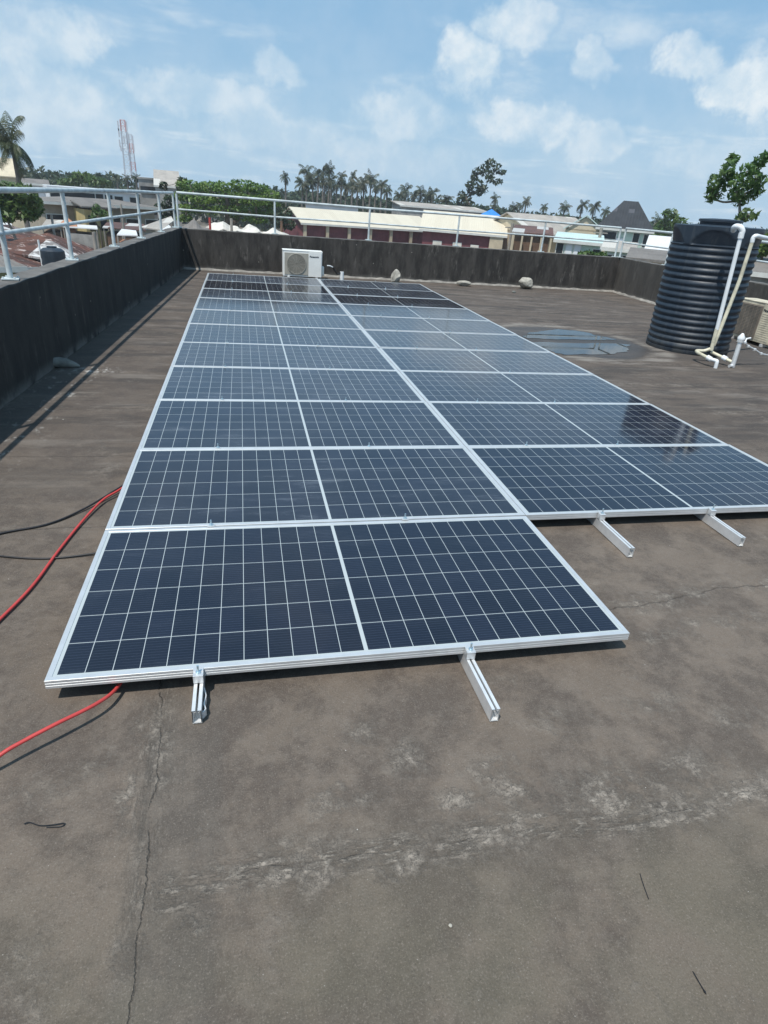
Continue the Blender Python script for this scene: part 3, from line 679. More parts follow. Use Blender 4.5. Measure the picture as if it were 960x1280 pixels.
# ------------------------------------------------------------------ air-conditioner outdoor units
def text_mesh(body, size, name, mat, parent, mw):
    cu_ = bpy.data.curves.new('txt', 'FONT'); cu_.body = body; cu_.size = size; cu_.extrude = .0012; cu_.offset = size*.03
    t = bpy.data.objects.new('txt', cu_); col.objects.link(t); bpy.context.view_layer.update()
    me = bpy.data.meshes.new_from_object(t.evaluated_get(bpy.context.evaluated_depsgraph_get())); bpy.data.objects.remove(t)
    me.transform(mw); me.materials.clear(); me.materials.append(MT[mat])
    o = bpy.data.objects.new(name, me); col.objects.link(o); o.parent = parent; return o
def ac_unit(label, loc, rz, W, D, H, body, grille, louvred=False, lift=.05):
    """local frame: front faces -y, x to the right"""
    root = thing('air_conditioner', label, 'air conditioner', tuple(loc), 'air conditioner outdoor units')
    z0 = lift
    m = MB(); m.box((W/2, D/2, z0+H/2), (W, D, H)); m.build('casing', body, root, local=True, bevel=.012)
    m = MB(); m.box((W/2, D/2, z0+H+.006), (W+.012, D+.012, .018)); m.build('top_lid', body, root, local=True, bevel=.005)
    gw = W*.60; gx = .035+gw/2; gz = z0+H/2
    m = MB(); m.box((gx, -.004, gz), (gw, .012, H-.08)); g = m.build('grille_panel', grille, root, local=True, bevel=.003)
    R = min(gw, H-.08)/2*(.93 if not louvred else .5)
    m = MB()                                            # fan opening: dark disc behind rings and spokes
    n = 48
    vs = [(gx+R*math.cos(2*math.pi*k/n), -.0115, gz+R*math.sin(2*math.pi*k/n)) for k in range(n)]; m.add(vs, [tuple(range(n))])
    m.build('fan', 'fan' if not louvred else 'grille2', g, local=True)
    m = MB()
    for q in (range(1, 15) if not louvred else ()):
        rr = R*q/14; ring = [(gx+rr*math.cos(2*math.pi*k/40), -.018, gz+rr*math.sin(2*math.pi*k/40)) for k in range(41)]
        m.tube(ring, .0042 if q < 14 else .008, 5, False)
    if louvred:
        for q in range(22): zz = gz-(H-.12)/2+(H-.12)*q/21; m.tube([(gx-gw/2+.02, -.014, zz), (gx+gw/2-.02, -.014, zz)], .0035, 5)
        for q in range(7): xx = gx-gw/2+.03+(gw-.06)*q/6; m.tube([(xx, -.018, gz-(H-.12)/2), (xx, -.018, gz+(H-.12)/2)], .003, 5)
    for k in (range(12) if not louvred else ()):
        a = 2*math.pi*k/12; m.tube([(gx+.03*math.cos(a), -.018, gz+.03*math.sin(a)), (gx+R*math.cos(a), -.018, gz+R*math.sin(a))], .003, 5)
    m.lathe([(0, -.02), (.035, -.02), (.035, .0)], (gx, -.018, gz), 16) if False else None
    m.build('fan_guard', grille, g, local=True)
    pw = W-.035-gw-.03; px = .035+gw+.012+pw/2
    m = MB(); m.box((px, -.007, gz), (pw, .018, H-.02))
    if louvred:
        for q in range(13):
            m.box((px, -.0165, z0+.05+(H-.20)*q/12), (pw-.04, .006, .022))
    m.build('front_panel', body, root, local=True, bevel=.004)
    s = pw*.185
    text_mesh('Panasonic', s, 'brand_name', 'ink', root, Matrix.Translation((px-pw*.44, -.0175, z0+H-.115)) @ Matrix.Rotation(R_(90), 4, 'X'))
    for fx in (.12, W-.12):
        m = MB(); m.box((fx, D/2, z0/2+.002), (.05, D+.06, z0-.003)); m.build('foot', 'galv', root, local=True, bevel=.003)
    m = MB(); m.box((W+.028, D*.45, z0+.13), (.055, .16, .20)); m.build('valve_cover', body, root, local=True, bevel=.02)
    root.location = tuple(loc); root.rotation_euler = (0, 0, rz)
    return root
YA = 12.72
aL = PY(353.8, 340, YA); aR = PY(402.5, 340, YA); aT = PY(378, 313, YA)
ac_unit('white air conditioner unit standing against the far parapet', (aL[0], YA, 0), 0, aR[0]-aL[0], .33, aT[2]-.05-.02, 'ac', 'grille')
bR = G(955, 436)
ac_unit('weathered cream air conditioner unit partly hidden behind the tank', (bR[0]+.05, bR[1]+.92, 0), R_(-90), .92, .34, .60, 'ac2', 'grille2', True)
# stub pipe and loose cable next to it
q = PY(427, 352, 12.75); root = thing('pipe_stub', 'short white pipe stub with a loose black cable beside the white unit', 'pipe stub', (q[0], q[1], 0))
MB().tube([(q[0], q[1], .004), (q[0], q[1], .20)], .045, 16).build('stub', 'pvc', root, smooth=True)
k1 = PY(421, 342, 12.72); k2 = PY(416, 334, 12.65); k3 = PY(409, 332, 12.6)
MB().tube(smooth_path([(q[0], q[1], .19), k1+(0.04, 0, 0), k1, k2], 6), .016, 8).build('cable', 'black', root, smooth=True)
MB().tube(smooth_path([k2, (k2+k3)/2+(0, 0, .01), k3], 4), .012, 8).build('cable_end', 'pvc', root, smooth=True)
print('AC', aL, aR, aT, bR)

# ------------------------------------------------------------------ ground of the town
m = MB(); S = 810; m.slab([(-S, -S), (S, -S), (S, S), (-S, S)], GZ-1.0, GZ-.004); tag(m.build('ground', 'dirt'), kind='structure')

# ------------------------------------------------------------------ houses
class Frame:
    def __init__(s, A, B): 
        s.o = np.array([A[0], A[1]]); d = np.array([B[0]-A[0], B[1]-A[1]]); s.L = np.linalg.norm(d); s.x = d/s.L; s.y = np.array([-s.x[1], s.x[0]])
        s.rz = math.atan2(s.x[1], s.x[0])
        if s.y@(s.o-CP[:2]) < 0: s.y = -s.y
    def p(s, u, v, z): q = s.o+s.x*u+s.y*v; return (q[0], q[1], z)
def put(mesh_local, fr, name, mat, root, thick=False):
    """mesh given in building-local coordinates (u along the front, v back), placed by the root's own transform"""
    return mesh_local.build(name, mat, root, local=True)
def house(name, label, cat, A, B, W, ridge=1.2, roof='gable', wall='wall_tan', roofm='roof_grey', over=.5, wins=(), winm='dark_glass', base=GZ, group=None, fasc=True, extra=None, hk=None):
    """A, B = eave corners of the front (3D); W = depth"""
    fr = Frame(A, B); ze = (A[2]+B[2])/2; H = ze-base
    root = thing(name, label, cat, (A[0], A[1], base), group); root.rotation_euler = (0, 0, fr.rz)
    L = fr.L; flip = 1
    m = MB(); m.box((L/2, W/2, H/2), (L-2*over, W-2*over, H)); m.build('wall', wall, root, local=True)
    m = MB(); t = .12
    if roof == 'gable':
        m.hull4([(0, 0, H), (L, 0, H), (L, W/2, H+ridge), (0, W/2, H+ridge)], t); m.hull4([(0, W/2+.002, H+ridge), (L, W/2+.002, H+ridge), (L, W, H), (0, W, H)], t)
        for u0_, u1_ in ((over, over+.2), (L-over-.2, L-over)):
            g2 = MB(); vs = [(u, v, z) for u in (u0_, u1_) for (v, z) in ((over, H-.14), (W-over, H-.14), (W/2, H+ridge-.2))]
            g2.add(vs, [(0, 1, 2), (5, 4, 3), (0, 3, 4, 1), (1, 4, 5, 2), (2, 5, 3, 0)])
            g2.build('gable_end', wall, root, local=True)
    elif roof == 'hip':
        k = min(W, L)/2*.98 if hk is None else hk
        a = (k, W/2, H+ridge); b = (L-k, W/2, H+ridge)
        m.add([(0, 0, H), (L, 0, H), (L, W, H), (0, W, H), a, b, (0, 0, H-t), (L, 0, H-t), (L, W, H-t), (0, W, H-t)],
              [(0, 1, 5, 4), (2, 3, 4, 5), (1, 2, 5), (3, 0, 4), (0, 6, 7, 1), (1, 7, 8, 2), (2, 8, 9, 3), (3, 9, 6, 0), (9, 8, 7, 6)])
    elif roof == 'shed':
        m.hull4([(0, 0, H), (L, 0, H), (L, W, H+ridge), (0, W, H+ridge)], t)
        g2 = MB(); vs = [(u, v, z) for u in (over, L-over) for (v, z) in ((over, H-.14), (W-over, H-.14), (W-over, H+ridge-.3))]
        g2.add(vs, [(0, 1, 2), (5, 4, 3), (0, 3, 4, 1), (1, 4, 5, 2), (2, 5, 3, 0)]); g2.build('gable_end', wall, root, local=True)
    else:
        m.box((L/2, W/2, H+.1), (L, W, .25))
    m.build('roof', roofm, root, local=True)
    if fasc and roof in ('gable', 'hip', 'shed'):
        m = MB(); m.box((L/2, -.03, H-.13), (L, .05, .24)); m.build('fascia', 'fascia', root, local=True)
    for wspec in wins:
        u, z, w, h = wspec[:4]; mt = wspec[4] if len(wspec) > 4 else winm; nm = wspec[5] if len(wspec) > 5 else 'window'
        uu = u*L; zz = H-z
        fm = MB(); fm.box((uu, over-.02, zz), (w+.16, .08, h+.16)); fo = fm.build(nm, 'fascia', root, local=True)
        pm = MB(); pm.box((uu, over-.065, zz), (w, .03, h)); 
        pm.build('pane' if nm == 'window' else 'panel', mt, fo, local=True)
    if extra: extra(root, fr, L, W, H)
    return root, fr, H

# --- the two-block school with maroon walls
def pillars(n, mat='pillar_cream', over=.5, lowroof=True):
    def f(root, fr, L, W, H):
        for i in range(n):
            u = over+.2+(L-2*over-.4)*i/(n-1)
            m = MB(); m.box((u, over-.16, H/2-.06), (.42, .34, H-.13)); m.build('pillar', mat, root, local=True)
        m = MB(); m.box((L/2, over-.10, H-2.75), (L-2*over, .20, .5)); m.build('balcony_wall', 'wall_cream', root, local=True)
    return f
house('school_building', 'long cream roofed block with maroon walls and pale pillars beyond the far railing', 'school', P(376, 276.5, 92), P(545, 290.5, 100), 12, 1.75, 'gable', 'wall_maroon', 'roof_cream', .5, extra=pillars(7))
house('school_building', 'shorter cream roofed block with maroon wall, overlapping the long one on its right', 'school', P(524, 283.5, 86), P(634, 297, 86), 12, 2.15, 'gable', 'wall_maroon', 'roof_cream', .5, wins=[(.22, 1.7, 1.0, .7, 'tarp_white', 'wall_sign'), (.45, 1.7, 1.0, .7, 'tarp_white', 'wall_sign'), (.65, 1.75, .9, .55, 'tarp_white', 'wall_sign')],
      extra=lambda root, fr, L, W, H: [MB().box((L-1.3, .28, H/2-.07), (1.7, .4, H-.16)).build('pillar', 'pillar_cream', root, local=True), None])
house('house', 'flat grey roofed house just behind the cream school roofs', 'house', P(500, 257, 120), P(612, 264, 125), 8, .6, 'shed', 'wall_grey', 'roof_pale', .3)
house('house', 'house with a bright blue pointed roof behind the cream roofed school', 'house', P(592, 272, 112), P(634, 276, 112), 6.2, 1.5, 'hip', 'wall_white', 'blue_tarp', .3)
house('house', 'narrow white house with flat top behind the left end of the school', 'house', P(380, 255, 118), P(450, 259, 118), 6, .5, 'flat', 'wall_white', 'wall_grey', .3, wins=[(.25, 1.5, 1, 1), (.6, 1.5, 1, 1)])

# --- right-hand side clutter
def posts_extra(n, mat='pillar_cream', dark=True):
    def f(root, fr, L, W, H):
        for i in range(n):
            u = .15+(L-.3)*i/(n-1); m = MB(); m.box((u, -.1, H/2-.15), (.16, .16, H-.3)); m.build('post', mat, root, local=True)
    return f
house('shed', 'open brown shed with pale posts, right of the school', 'shed', P(640, 289, 62), P(692, 294, 62), 6, .5, 'shed', 'brown_wood', 'roof_rust_dk', .3, extra=posts_extra(5), fasc=False)
house('house', 'house with a wide grey beige roof right of the brown shed', 'house', P(664, 293.5, 84), P(752, 295, 92), 11, 2.1, 'gable', 'wall_cream', 'roof_pale', .4)
house('house', 'small cream gabled house with pale teal roof left of the black roofed one', 'house', P(757, 290, 78), P(754, 287, 90), 4.6, 1.5, 'gable', 'wall_cream', 'roof_teal', .25, fasc=False)
house('house', 'pale mint green building with dark openings below the grey beige roof', 'house', P(692, 299, 60), P(756, 304, 60), 6, .5, 'shed', 'wall_mint', 'roof_teal', .3,
      wins=[(.15, 1.0, .55, 1.4), (.33, 1.0, .5, 1.4, 'wall_white'), (.5, 1.0, .5, 1.4, 'wall_white'), (.68, 1.2, .9, .8), (.88, 1.1, .6, 1.1)])
house('house', 'two storey pale house with a steep black hipped roof', 'house', P(745, 281.5, 76), P(818, 291, 76), 7.2, 2.75, 'hip', 'wall_mint', 'roof_black', .45, hk=2.25,
      wins=[(.26, .75, 1.4, .7), (.72, 1.1, .6, 1.5), (.9, 1.0, .6, 1.2), (.45, 1.6, .7, 1.2, 'wall_white', 'door')],
      extra=lambda root, fr, L, W, H: [MB().box((L*.35, -.5, H-2.1), (L*.7, 1.6, .18)).build('balcony', 'wall_white', root, local=True), MB().box((L*.35, -1.25, H-1.75), (L*.7, .08, .5)).build('balcony_rail', 'fascia', root, local=True), MB().box((L*.22, -1.15, H/2-1.1), (.3, .3, H-2.2)).build('pillar', 'pillar_cream', root, local=True)])
house('house', 'low house with a bright white roof by the tank, right of the black roofed house', 'house', P(804, 315, 50), P(862, 318, 50), 8, 1.0, 'gable', 'wall_cream', 'roof_white', .3)
house('shed', 'tan walled shed with flat grey roof just beyond the right parapet corner', 'shed', P(782, 322, 36), P(840, 326, 36), 4.2, .35, 'shed', 'wall_cream', 'roof_grey', .25, fasc=False)
house('house', 'low mint walled house in front of the black roofed house', 'house', P(752, 307, 52), P(796, 314, 52), 4, .4, 'shed', 'wall_mint', 'roof_pale', .3, wins=[(.3, .9, .7, .8), (.7, .9, .7, .8)])
house('house', 'grey roofed house seen right of the tank above the parapet', 'house', P(925, 338, 40), P(1010, 346, 40), 8, .9, 'gable', 'wall_grey', 'roof_grey', .3)
house('house', 'pink walled house at the right edge behind the tank', 'house', P(930, 322, 60), P(1010, 328, 60), 6, .8, 'gable', 'orange_wall', 'roof_white', .3)

# --- left-hand side: rust roofs and the tan house
house('house', 'large low house with rusty corrugated roof and white patch sheets at the left', 'house', P(-50, 341, 43), P(150, 326, 50), 22, 1.55, 'gable', 'wall_grey', 'roof_rust', .4)
house('house', 'small orange walled hut among the rusty roofs', 'house', P(74, 281, 66), P(97, 284, 66), 3.4, .6, 'hip', 'orange_wall', 'orange_wall', .2, fasc=False)
house('house', 'olive walled house with a weathered grey roof at the left edge', 'house', P(-60, 332, 33), P(34, 335, 34), 7.5, .95, 'hip', 'wall_green', 'roof_grey', .4, wins=[(.9, .8, .7, .6)])
def lean_to(label, quad, mat, wallm='wall_grey', hgt=None, cat='shed'):
    q = [P(*a) for a in quad]; c = np.mean(q, axis=0); root = thing('shed', label, cat, (c[0], c[1], GZ), 'ramshackle sheds among the rusty roofs')
    MB().hull4(q, .08).build('roof_sheet', mat, root)
    for a in q:
        p_ = a+(c-a)*.06; MB().tube([(p_[0], p_[1], GZ), (p_[0], p_[1], a[2]-.08)], .07, 6).build('post', 'conc_pole', root)
    k = [a+(c-a)*.12 for a in q]; zz = min(a[2] for a in q)-.5
    MB().slab([(a[0], a[1]) for a in (k if np.cross((k[1]-k[0])[:2], (k[2]-k[1])[:2]) > 0 else k[::-1])], GZ, zz).build('wall', wallm, root)
lean_to('shed with slanting beige sheet roof behind the last left railing posts', [(176, 283.5, 57), (202, 287.5, 54), (217, 275.5, 60), (214, 270, 64)], 'roof_pale')
lean_to('shed with a bright narrow sheet roof below the slanting beige one', [(196, 291, 50), (206, 293, 49), (214, 284, 53), (211, 281, 54)], 'roof_white')
lean_to('dark roofed shed in front of the right part of the tan house', [(128, 284, 64), (182, 288, 62), (180, 280, 68), (134, 277, 69)], 'roof_rust_dk', 'brown_wood')
lean_to('shed with a small white sheet roof left of the slanting beige one', [(146, 293, 52), (172, 294, 51), (170, 288, 54), (152, 286, 55)], 'roof_white', 'orange_wall')
lean_to('shed with white sheet roof just above the big rusty roof', [(78, 283, 66), (122, 286, 64), (121, 282, 68), (84, 279.5, 70)], 'roof_white', 'wall_grey')
lean_to('shed with pale sloping roof at the foot of the tan house', [(52, 282, 66), (76, 283, 66), (80, 275, 70), (58, 274, 71)], 'roof_pale', 'brown_wood')
lean_to('small shed with bent white roof at the left edge among the trees', [(-6, 284, 60), (16, 284, 60), (14, 279, 63), (-4, 277, 64)], 'roof_white', 'wall_grey')
house('house', 'small house with rusty hipped roof right of the squat black tank', 'house', P(84, 329, 45), P(152, 320, 48), 8, 1.25, 'hip', 'wall_grey', 'roof_rust', .3, fasc=False)
def tan_extra(root, fr, L, W, H):
    m = MB(); m.box((L*.385, -.9, H/2-.2), (2.7, 3.0, H-.5)); o = m.build('porch', 'wall_yellow', root, local=True)
    for du in (-.75, .35): MB().box((L*.385+du, -2.44, H-1.6), (.6, .06, 1.3)).build('porch_window', 'dark_glass', o, local=True)
    m = MB(); m.hull4([(L*.385-1.7, -2.9, H-.15), (L*.385+1.7, -2.9, H-.15), (L*.385+1.7, .2, H+.25), (L*.385-1.7, .2, H+.25)], .12); m.build('porch_roof', 'roof_grey', root, local=True)
house('house', 'two storey tan house with brown grey roof and yellow porch at the left', 'house', P(47, 250, 72), P(202, 260.5, 76), 7, .42, 'hip', 'wall_tan', 'roof_grey', .6,
      wins=[(.14, 1.65, 1.9, 1.0), (.60, 1.7, 1.0, 1.2), (.75, 1.75, 1.3, 1.0), (.92, 1.7, 1.3, .9)], extra=tan_extra)
house('house', 'long white flat roofed building with dark windows behind the tan house', 'house', P(58, 231.5, 96), P(176, 245, 98), 7, 1.0, 'flat', 'wall_white', 'wall_white', .25,
      wins=[(.11, 1.05, 1.9, 1.4), (.26, 1.05, 1.6, 1.4), (.40, .95, 2.0, 1.2), (.54, .95, .9, 1.2), (.64, .95, .9, 1.1), (.75, .95, 1.0, .9), (.92, .95, 1.0, .9)])
house('house', 'beige house with plain wall at the far left behind the tall palm', 'house', P(-40, 219, 105), P(24, 219, 105), 8, 2.2, 'gable', 'wall_cream', 'wall_cream', .3, fasc=False)
house('house', 'house with low grey roof between the beige house and the white building', 'house', P(22, 228, 100), P(62, 230, 100), 7, .5, 'gable', 'wall_white', 'roof_grey', .3)
def frame_extra(root, fr, L, W, H):
    for zz in (1.6, 4.6):
        for i in range(4):
            m = MB(); m.box((.9+(L-1.8)*i/3, .05, H-zz), (1.0, .16, 1.1)); m.build('window', 'dark_glass', root, local=True)
house('unfinished_building', 'unpainted grey concrete building rising behind the left palms', 'building', P(171, 222, 118), P(200, 226, 118), 9, 1, 'flat', 'wall_grey', 'wall_grey', .15, extra=frame_extra)
house('unfinished_building', 'wide plain grey building with sloping metal roof, right of the unpainted one', 'building', P(192, 231, 112), P(226, 234, 112), 10, 2.3, 'shed', 'wall_grey', 'roof_pale', .2)

# --- tank on the rust roof, poles, tents
q = P(68, 330, 40); root = thing('rooftop_tank', 'squat black plastic tank among the rusty roofs', 'water tank', (q[0], q[1], q[2]-.4))
MB().lathe([(.60, -.4), (.62, -.3), (.58, -.1), (.62, 0), (.58, .2), (.62, .35), (.60, .68), (.45, .80), (.25, .83), (.25, .9), (0, .92)], tuple(q), 24).build('tank_body', 'tank', root, smooth=True)
MB().slab([(q[0]-.7, q[1]-.7), (q[0]+.7, q[1]-.7), (q[0]+.7, q[1]+.7), (q[0]-.7, q[1]+.7)], GZ, q[2]-.405).build('tank_stand', 'wall_grey', root)
m = MB(); q2 = P(53, 331, 40); m.tube([(q2[0], q2[1], GZ), (q2[0], q2[1], q2[2]+1.25)], .05, 6); tag(m.build('standpipe', 'pvc', origin=tuple(q2)), 'thin white standpipe beside the squat black tank', 'pipe')
def pole(label, top, bot, d, r=.12, arms=False, mat='conc_pole'):
    a = P(*top, d); bz = GZ; root = thing('utility_pole', label, 'pole', (a[0], a[1], bz), 'poles among the houses')
    MB().tube([(a[0], a[1], bz), (a[0], a[1], a[2])], [r*1.3, r], 10).build('mast', mat, root, smooth=True)
    if arms: MB().box((a[0], a[1], a[2]-.4), (1.4, .1, .1)).build('crossarm', mat, root)
pole('pale concrete pole among rust roofs, between second and third railing posts', (117, 290), 0, 48)
pole('thin pole rising in front of the tan house', (151, 255), 0, 60, .08)
pole('short dark pole at the edge of the rusty roofs', (64, 268), 0, 60, .09)
pole('red post in front of the spreading green tree', (262, 272), 0, 60, .10, mat='red_post')
pole('thin grey pole under the spreading tree', (289, 273), 0, 62, .12)
pole('brown pole left of the school', (352, 276), 0, 62, .12, mat='brown_wood')
pole('pole between the school and the brown shed', (641, 279), 0, 66, .14, True)
pole('dark pole in front of the black roofed house', (752, 285), 0, 64, .14, True)
def tent(label, A, B, W, h, mat='tarp_white'):
    fr = Frame(A, B); z = (A[2]+B[2])/2-GZ; root = thing('canopy_tent', label, 'canopy', (A[0], A[1], GZ), 'pale canopies under the spreading tree'); root.rotation_euler = (0, 0, fr.rz)
    L = fr.L; n = 12; m = MB(); vs = []
    for i in range(n+1):
        for j in range(n+1):
            u, v = i/n, j/n; zz = z+h*(1-abs(2*u-1)**1.3)*(1-abs(2*v-1)**1.4)+.16*math.sin(u*9+v*4+A[0])*h+.1*math.sin(u*17+A[0]*3)*h
            vs.append((u*L, v*W, zz))
    k = n+1; N_ = len(vs); vs += [(a, b, c-.05) for a, b, c in vs]
    fs = [(i*k+j, (i+1)*k+j, (i+1)*k+j+1, i*k+j+1) for i in range(n) for j in range(n)]+[(N_+i*k+j+1, N_+(i+1)*k+j+1, N_+(i+1)*k+j, N_+i*k+j) for i in range(n) for j in range(n)]
    m.add(vs, fs); m.build('canopy', mat, root, local=True)
    for u in (.1, L-.1):
        for v in (.1, W-.1): MB().tube([(u, v, 0), (u, v, z)], .05, 6).build('leg', 'conc_pole', root, local=True)
tent('grey beige canopy nearest the parapet corner under the tree', P(222, 288, 58), P(264, 291, 58), 4, .7, 'roof_grey')
tent('cream peaked canopy behind the red post', P(256, 287, 62), P(302, 291, 62), 4.5, .75)
tent('wide white canopy right of the cream peaked one', P(293, 289, 60), P(330, 294, 60), 4, .6)
tent('white rumpled canopy nearest the school', P(326, 293, 60), P(362, 297, 60), 4, .5)

# ------------------------------------------------------------------ telecom masts
def mast(label, px, py, d, w0, w1, bands, reds):
    a = P(px, py, d); H = a[2]-GZ; root = thing('telecom_mast', label, 'telecom mast', (a[0], a[1], GZ), 'lattice telecom masts')
    nb = bands
    corners = lambda t: [(a[0]+(w0+(w1-w0)*t)*c, a[1]+(w0+(w1-w0)*t)*s_, GZ+H*t) for c, s_ in ((-.5, -.5), (.5, -.5), (.5, .5), (-.5, .5))]
    secs = 16
    for b in range(nb):
        m = MB()
        for q in range(secs//nb*b, secs//nb*(b+1)):
            t0, t1 = q/secs, (q+1)/secs; c0_, c1_ = corners(t0), corners(t1)
            for k in range(4):
                m.tube([c0_[k], c1_[k]], .12, 5); m.tube([c0_[k], c1_[(k+1) % 4]], .055, 4); m.tube([c1_[k], c1_[(k+1) % 4]], .055, 4)
        m.build('mast_section', 'mast_red' if b in reds else 'mast_white', root)
    for k, (dx, t, hh) in enumerate(((-1.3, .985, 3.0), (1.2, .985, 3.0), (-1.3, .90, 2.6), (1.3, .87, 2.6), (-1.4, .78, 2.2), (0, .83, 2.4), (-1.2, .71, 1.6))):
        m = MB(); m.box((a[0]+dx*w1*.75, a[1]-w1*.7, GZ+H*t-hh/2), (.42, .3, hh)); m.box((a[0]+dx*w1*.4, a[1]-w1*.5, GZ+H*t-hh/2), (abs(dx)*w1*.8, .1, .12)); m.build('antenna', 'mast_white', root)
mast('taller red and white lattice mast on the left skyline', 153, 150, 270, 2.6, 1.5, 8, (7,))
mast('shorter lattice mast close behind, right of the taller one', 162.5, 168, 300, 2.4, 1.1, 8, (6, 4))

# ------------------------------------------------------------------ vegetation
def palm_crown(seed, nf=22, L=1.0, droop=1.0, nl=15, lw=.026, ll=.34):
    rg = np.random.default_rng(seed); m = MB()
    for i in range(nf):
        az = i*2.39996+rg.uniform(-.25, .25); el = math.radians(rg.choice([72, 50, 28, 5, -22, -50], p=[.10, .2, .22, .2, .16, .12])+rg.uniform(-10, 10))
        ln = L*rg.uniform(.8, 1.08)*(1 if el > -.5 else .75); dr = droop*rg.uniform(.7, 1.2)
        h = np.array([math.cos(az), math.sin(az), 0]); side = np.array([-math.sin(az), math.cos(az), 0])
        pts = []; p = np.zeros(3); e = el; ns = 9
        for k in range(ns+1):
            pts.append(p.copy()); p = p+(h*math.cos(e)+np.array([0, 0, math.sin(e)]))*ln/ns; e -= dr*.145*(1+k*.12)
        m.tube(pts, [.016*(1-.8*k/ns) for k in range(ns+1)], 3, False)
        for k in range(nl):
            t = .12+.88*k/nl; f = t*ns; j = min(int(f), ns-1); q = pts[j]+(pts[j+1]-pts[j])*(f-j); tg = pts[j+1]-pts[j]; tg = tg/np.linalg.norm(tg)
            wl_ = ll*math.sin(math.pi*min(1, t*.85+.12))**.7*ln+.03
            for s_ in (-1, 1):
                dirv = side*s_*.75+tg*.55+np.array([0, 0, -.55+rg.uniform(-.2, .2)]); dirv /= np.linalg.norm(dirv)
                wv = tg*lw; e1 = q+dirv*wl_*.55+np.array([0, 0, .01]); e2 = q+dirv*wl_+np.array([0, 0, -wl_*.25])
                m.add([q-wv*.6, q+wv*.6, e1+wv, e1-wv, e2], [(0, 1, 2, 3), (3, 2, 4)])
    # fruit/heart
    m.lathe([(0, -.10), (.05, -.08), (.07, 0), (.05, .06), (0, .10)], (0, 0, 0), 8)
    return m
crown_meshes = []
for sd, (nf, dr) in enumerate(((24, 1.0), (20, 1.25), (26, .8), (18, 1.5))):
    o = palm_crown(50+sd, nf, 1.0, dr*.85, 16, .020, .30).build('crown_proto', 'palm_dk', None, origin=(0, 0, 0)); crown_meshes.append(o.data); bpy.data.objects.remove(o)
def palm(label, px, py, rpx, d, mesh=0, group='coconut palms on the skyline', lean=0.0, mat=None, sq=1.0):
    c = P(px, py, d); depth = float((c-CP)@fw); r = rpx*depth/FPX*1.12
    root = thing('palm_tree', label, 'palm tree', (c[0]+lean*2, c[1], GZ), group)
    H = c[2]-GZ; pts = [(c[0]+lean*2*(1-t)**1.6, c[1]+random.uniform(-.1, .1)*.3, GZ+H*t) for t in np.linspace(0, 1, 9)]
    MB().tube(pts, [.26-.12*t for t in np.linspace(0, 1, 9)], 8).build('trunk', 'trunk', root, smooth=True)
    me = crown_meshes[mesh]
    if mat: me = me.copy(); me.materials.clear(); me.materials.append(MT[mat])
    o = bpy.data.objects.new('crown', me); col.objects.link(o); o.parent = root; o.location = (-lean*2, 0, H); k_ = random.uniform(.82, 1.15); o.scale = (r*sq*k_*random.uniform(.75, 1.05), r*sq*k_*random.uniform(.75, 1.05), r*k_*random.uniform(.95, 1.3)); o.rotation_euler = (random.uniform(-.22, .22), random.uniform(-.22, .22), random.uniform(0, 6.28))
    return root
# near tall palm at the left
c = P(11, 178, 58); mm = palm_crown(92, 22, 1.0, .72, 40, .010, .30); o = mm.build('crown_proto', 'palm', None, origin=(0, 0, 0)); bigcrown = o.data; bpy.data.objects.remove(o)
crown_meshes.append(bigcrown)
palm('tall coconut palm standing above the houses at the far left', 15, 181, 39, 58, 4, None, .1, 'palm')
spec = [(20, 214, 6, 60, 3)]
for i, (a, b, r, d) in enumerate(((146, 222, 9, 125), (159, 224, 9, 128), (170, 222, 8, 124))):
    palm(('left palm of the three below the lattice masts', 'middle palm of the three below the lattice masts', 'right palm of the three below the lattice masts')[i], a, b, r, d, i, 'three palms below the masts')
palm('small palm just right of the grey sloping roofed building', 219, 222, 6, 150, 1)
palm('lone slender palm standing apart left of the palm row', 357, 222, 10, 130, 3)
row1 = [(378, 230, 11), (384, 216, 13), (391, 226, 11), (398, 219, 10), (404, 215, 10), (406, 230, 11), (412, 212, 9), (414, 226, 10), (421, 231, 10), (427, 221, 10), (433, 232, 10), (441, 222, 11), (447, 233, 10), (455, 229, 10), (464, 224, 10), (470, 234, 9), (477, 231, 10), (484, 239, 9)]
num = ['first', 'second', 'third', 'fourth', 'fifth', 'sixth', 'seventh', 'eighth', 'ninth', 'tenth', 'eleventh', 'twelfth', 'thirteenth', 'fourteenth', 'fifteenth', 'sixteenth', 'seventeenth', 'eighteenth']
for i, (a, b, r) in enumerate(row1):
    palm('%s palm from the left in the dense row behind the long school block' % num[i], a, b, r*1.1, 135+rng.uniform(-9, 12), i % 4, 'dense row of palms behind the school', rng.uniform(-.3, .3))
row2 = [(499, 244, 9), (507, 239, 10), (517, 244, 9), (526, 242, 10), (535, 245, 9), (541, 242, 8), (558, 250, 9)]
for i, (a, b, r) in enumerate(row2):
    palm('%s palm from the left in the lower group left of the windswept tree' % num[i], a, b, r*1.1, 150+rng.uniform(-9, 12), (i+2) % 4, 'lower palms left of the windswept tree', rng.uniform(-.3, .3))
row3 = [(619, 249, 9), (643, 259, 7), (650, 257, 7), (658, 252, 8), (680, 260, 8), (706, 259, 10), (728, 257, 10), (743, 259, 10), (757, 266, 8), (824, 277, 11)]
for i, (a, b, r) in enumerate(row3):
    palm(('%s palm from the left among those right of the windswept tree' % num[i]) if i < 9 else 'bushy palm right of the black roofed house beside the tank', a, b, r, (150 if i < 9 else 95)+rng.uniform(-6, 12), (i+1) % 4, 'palms on the right skyline', rng.uniform(-.3, .3))

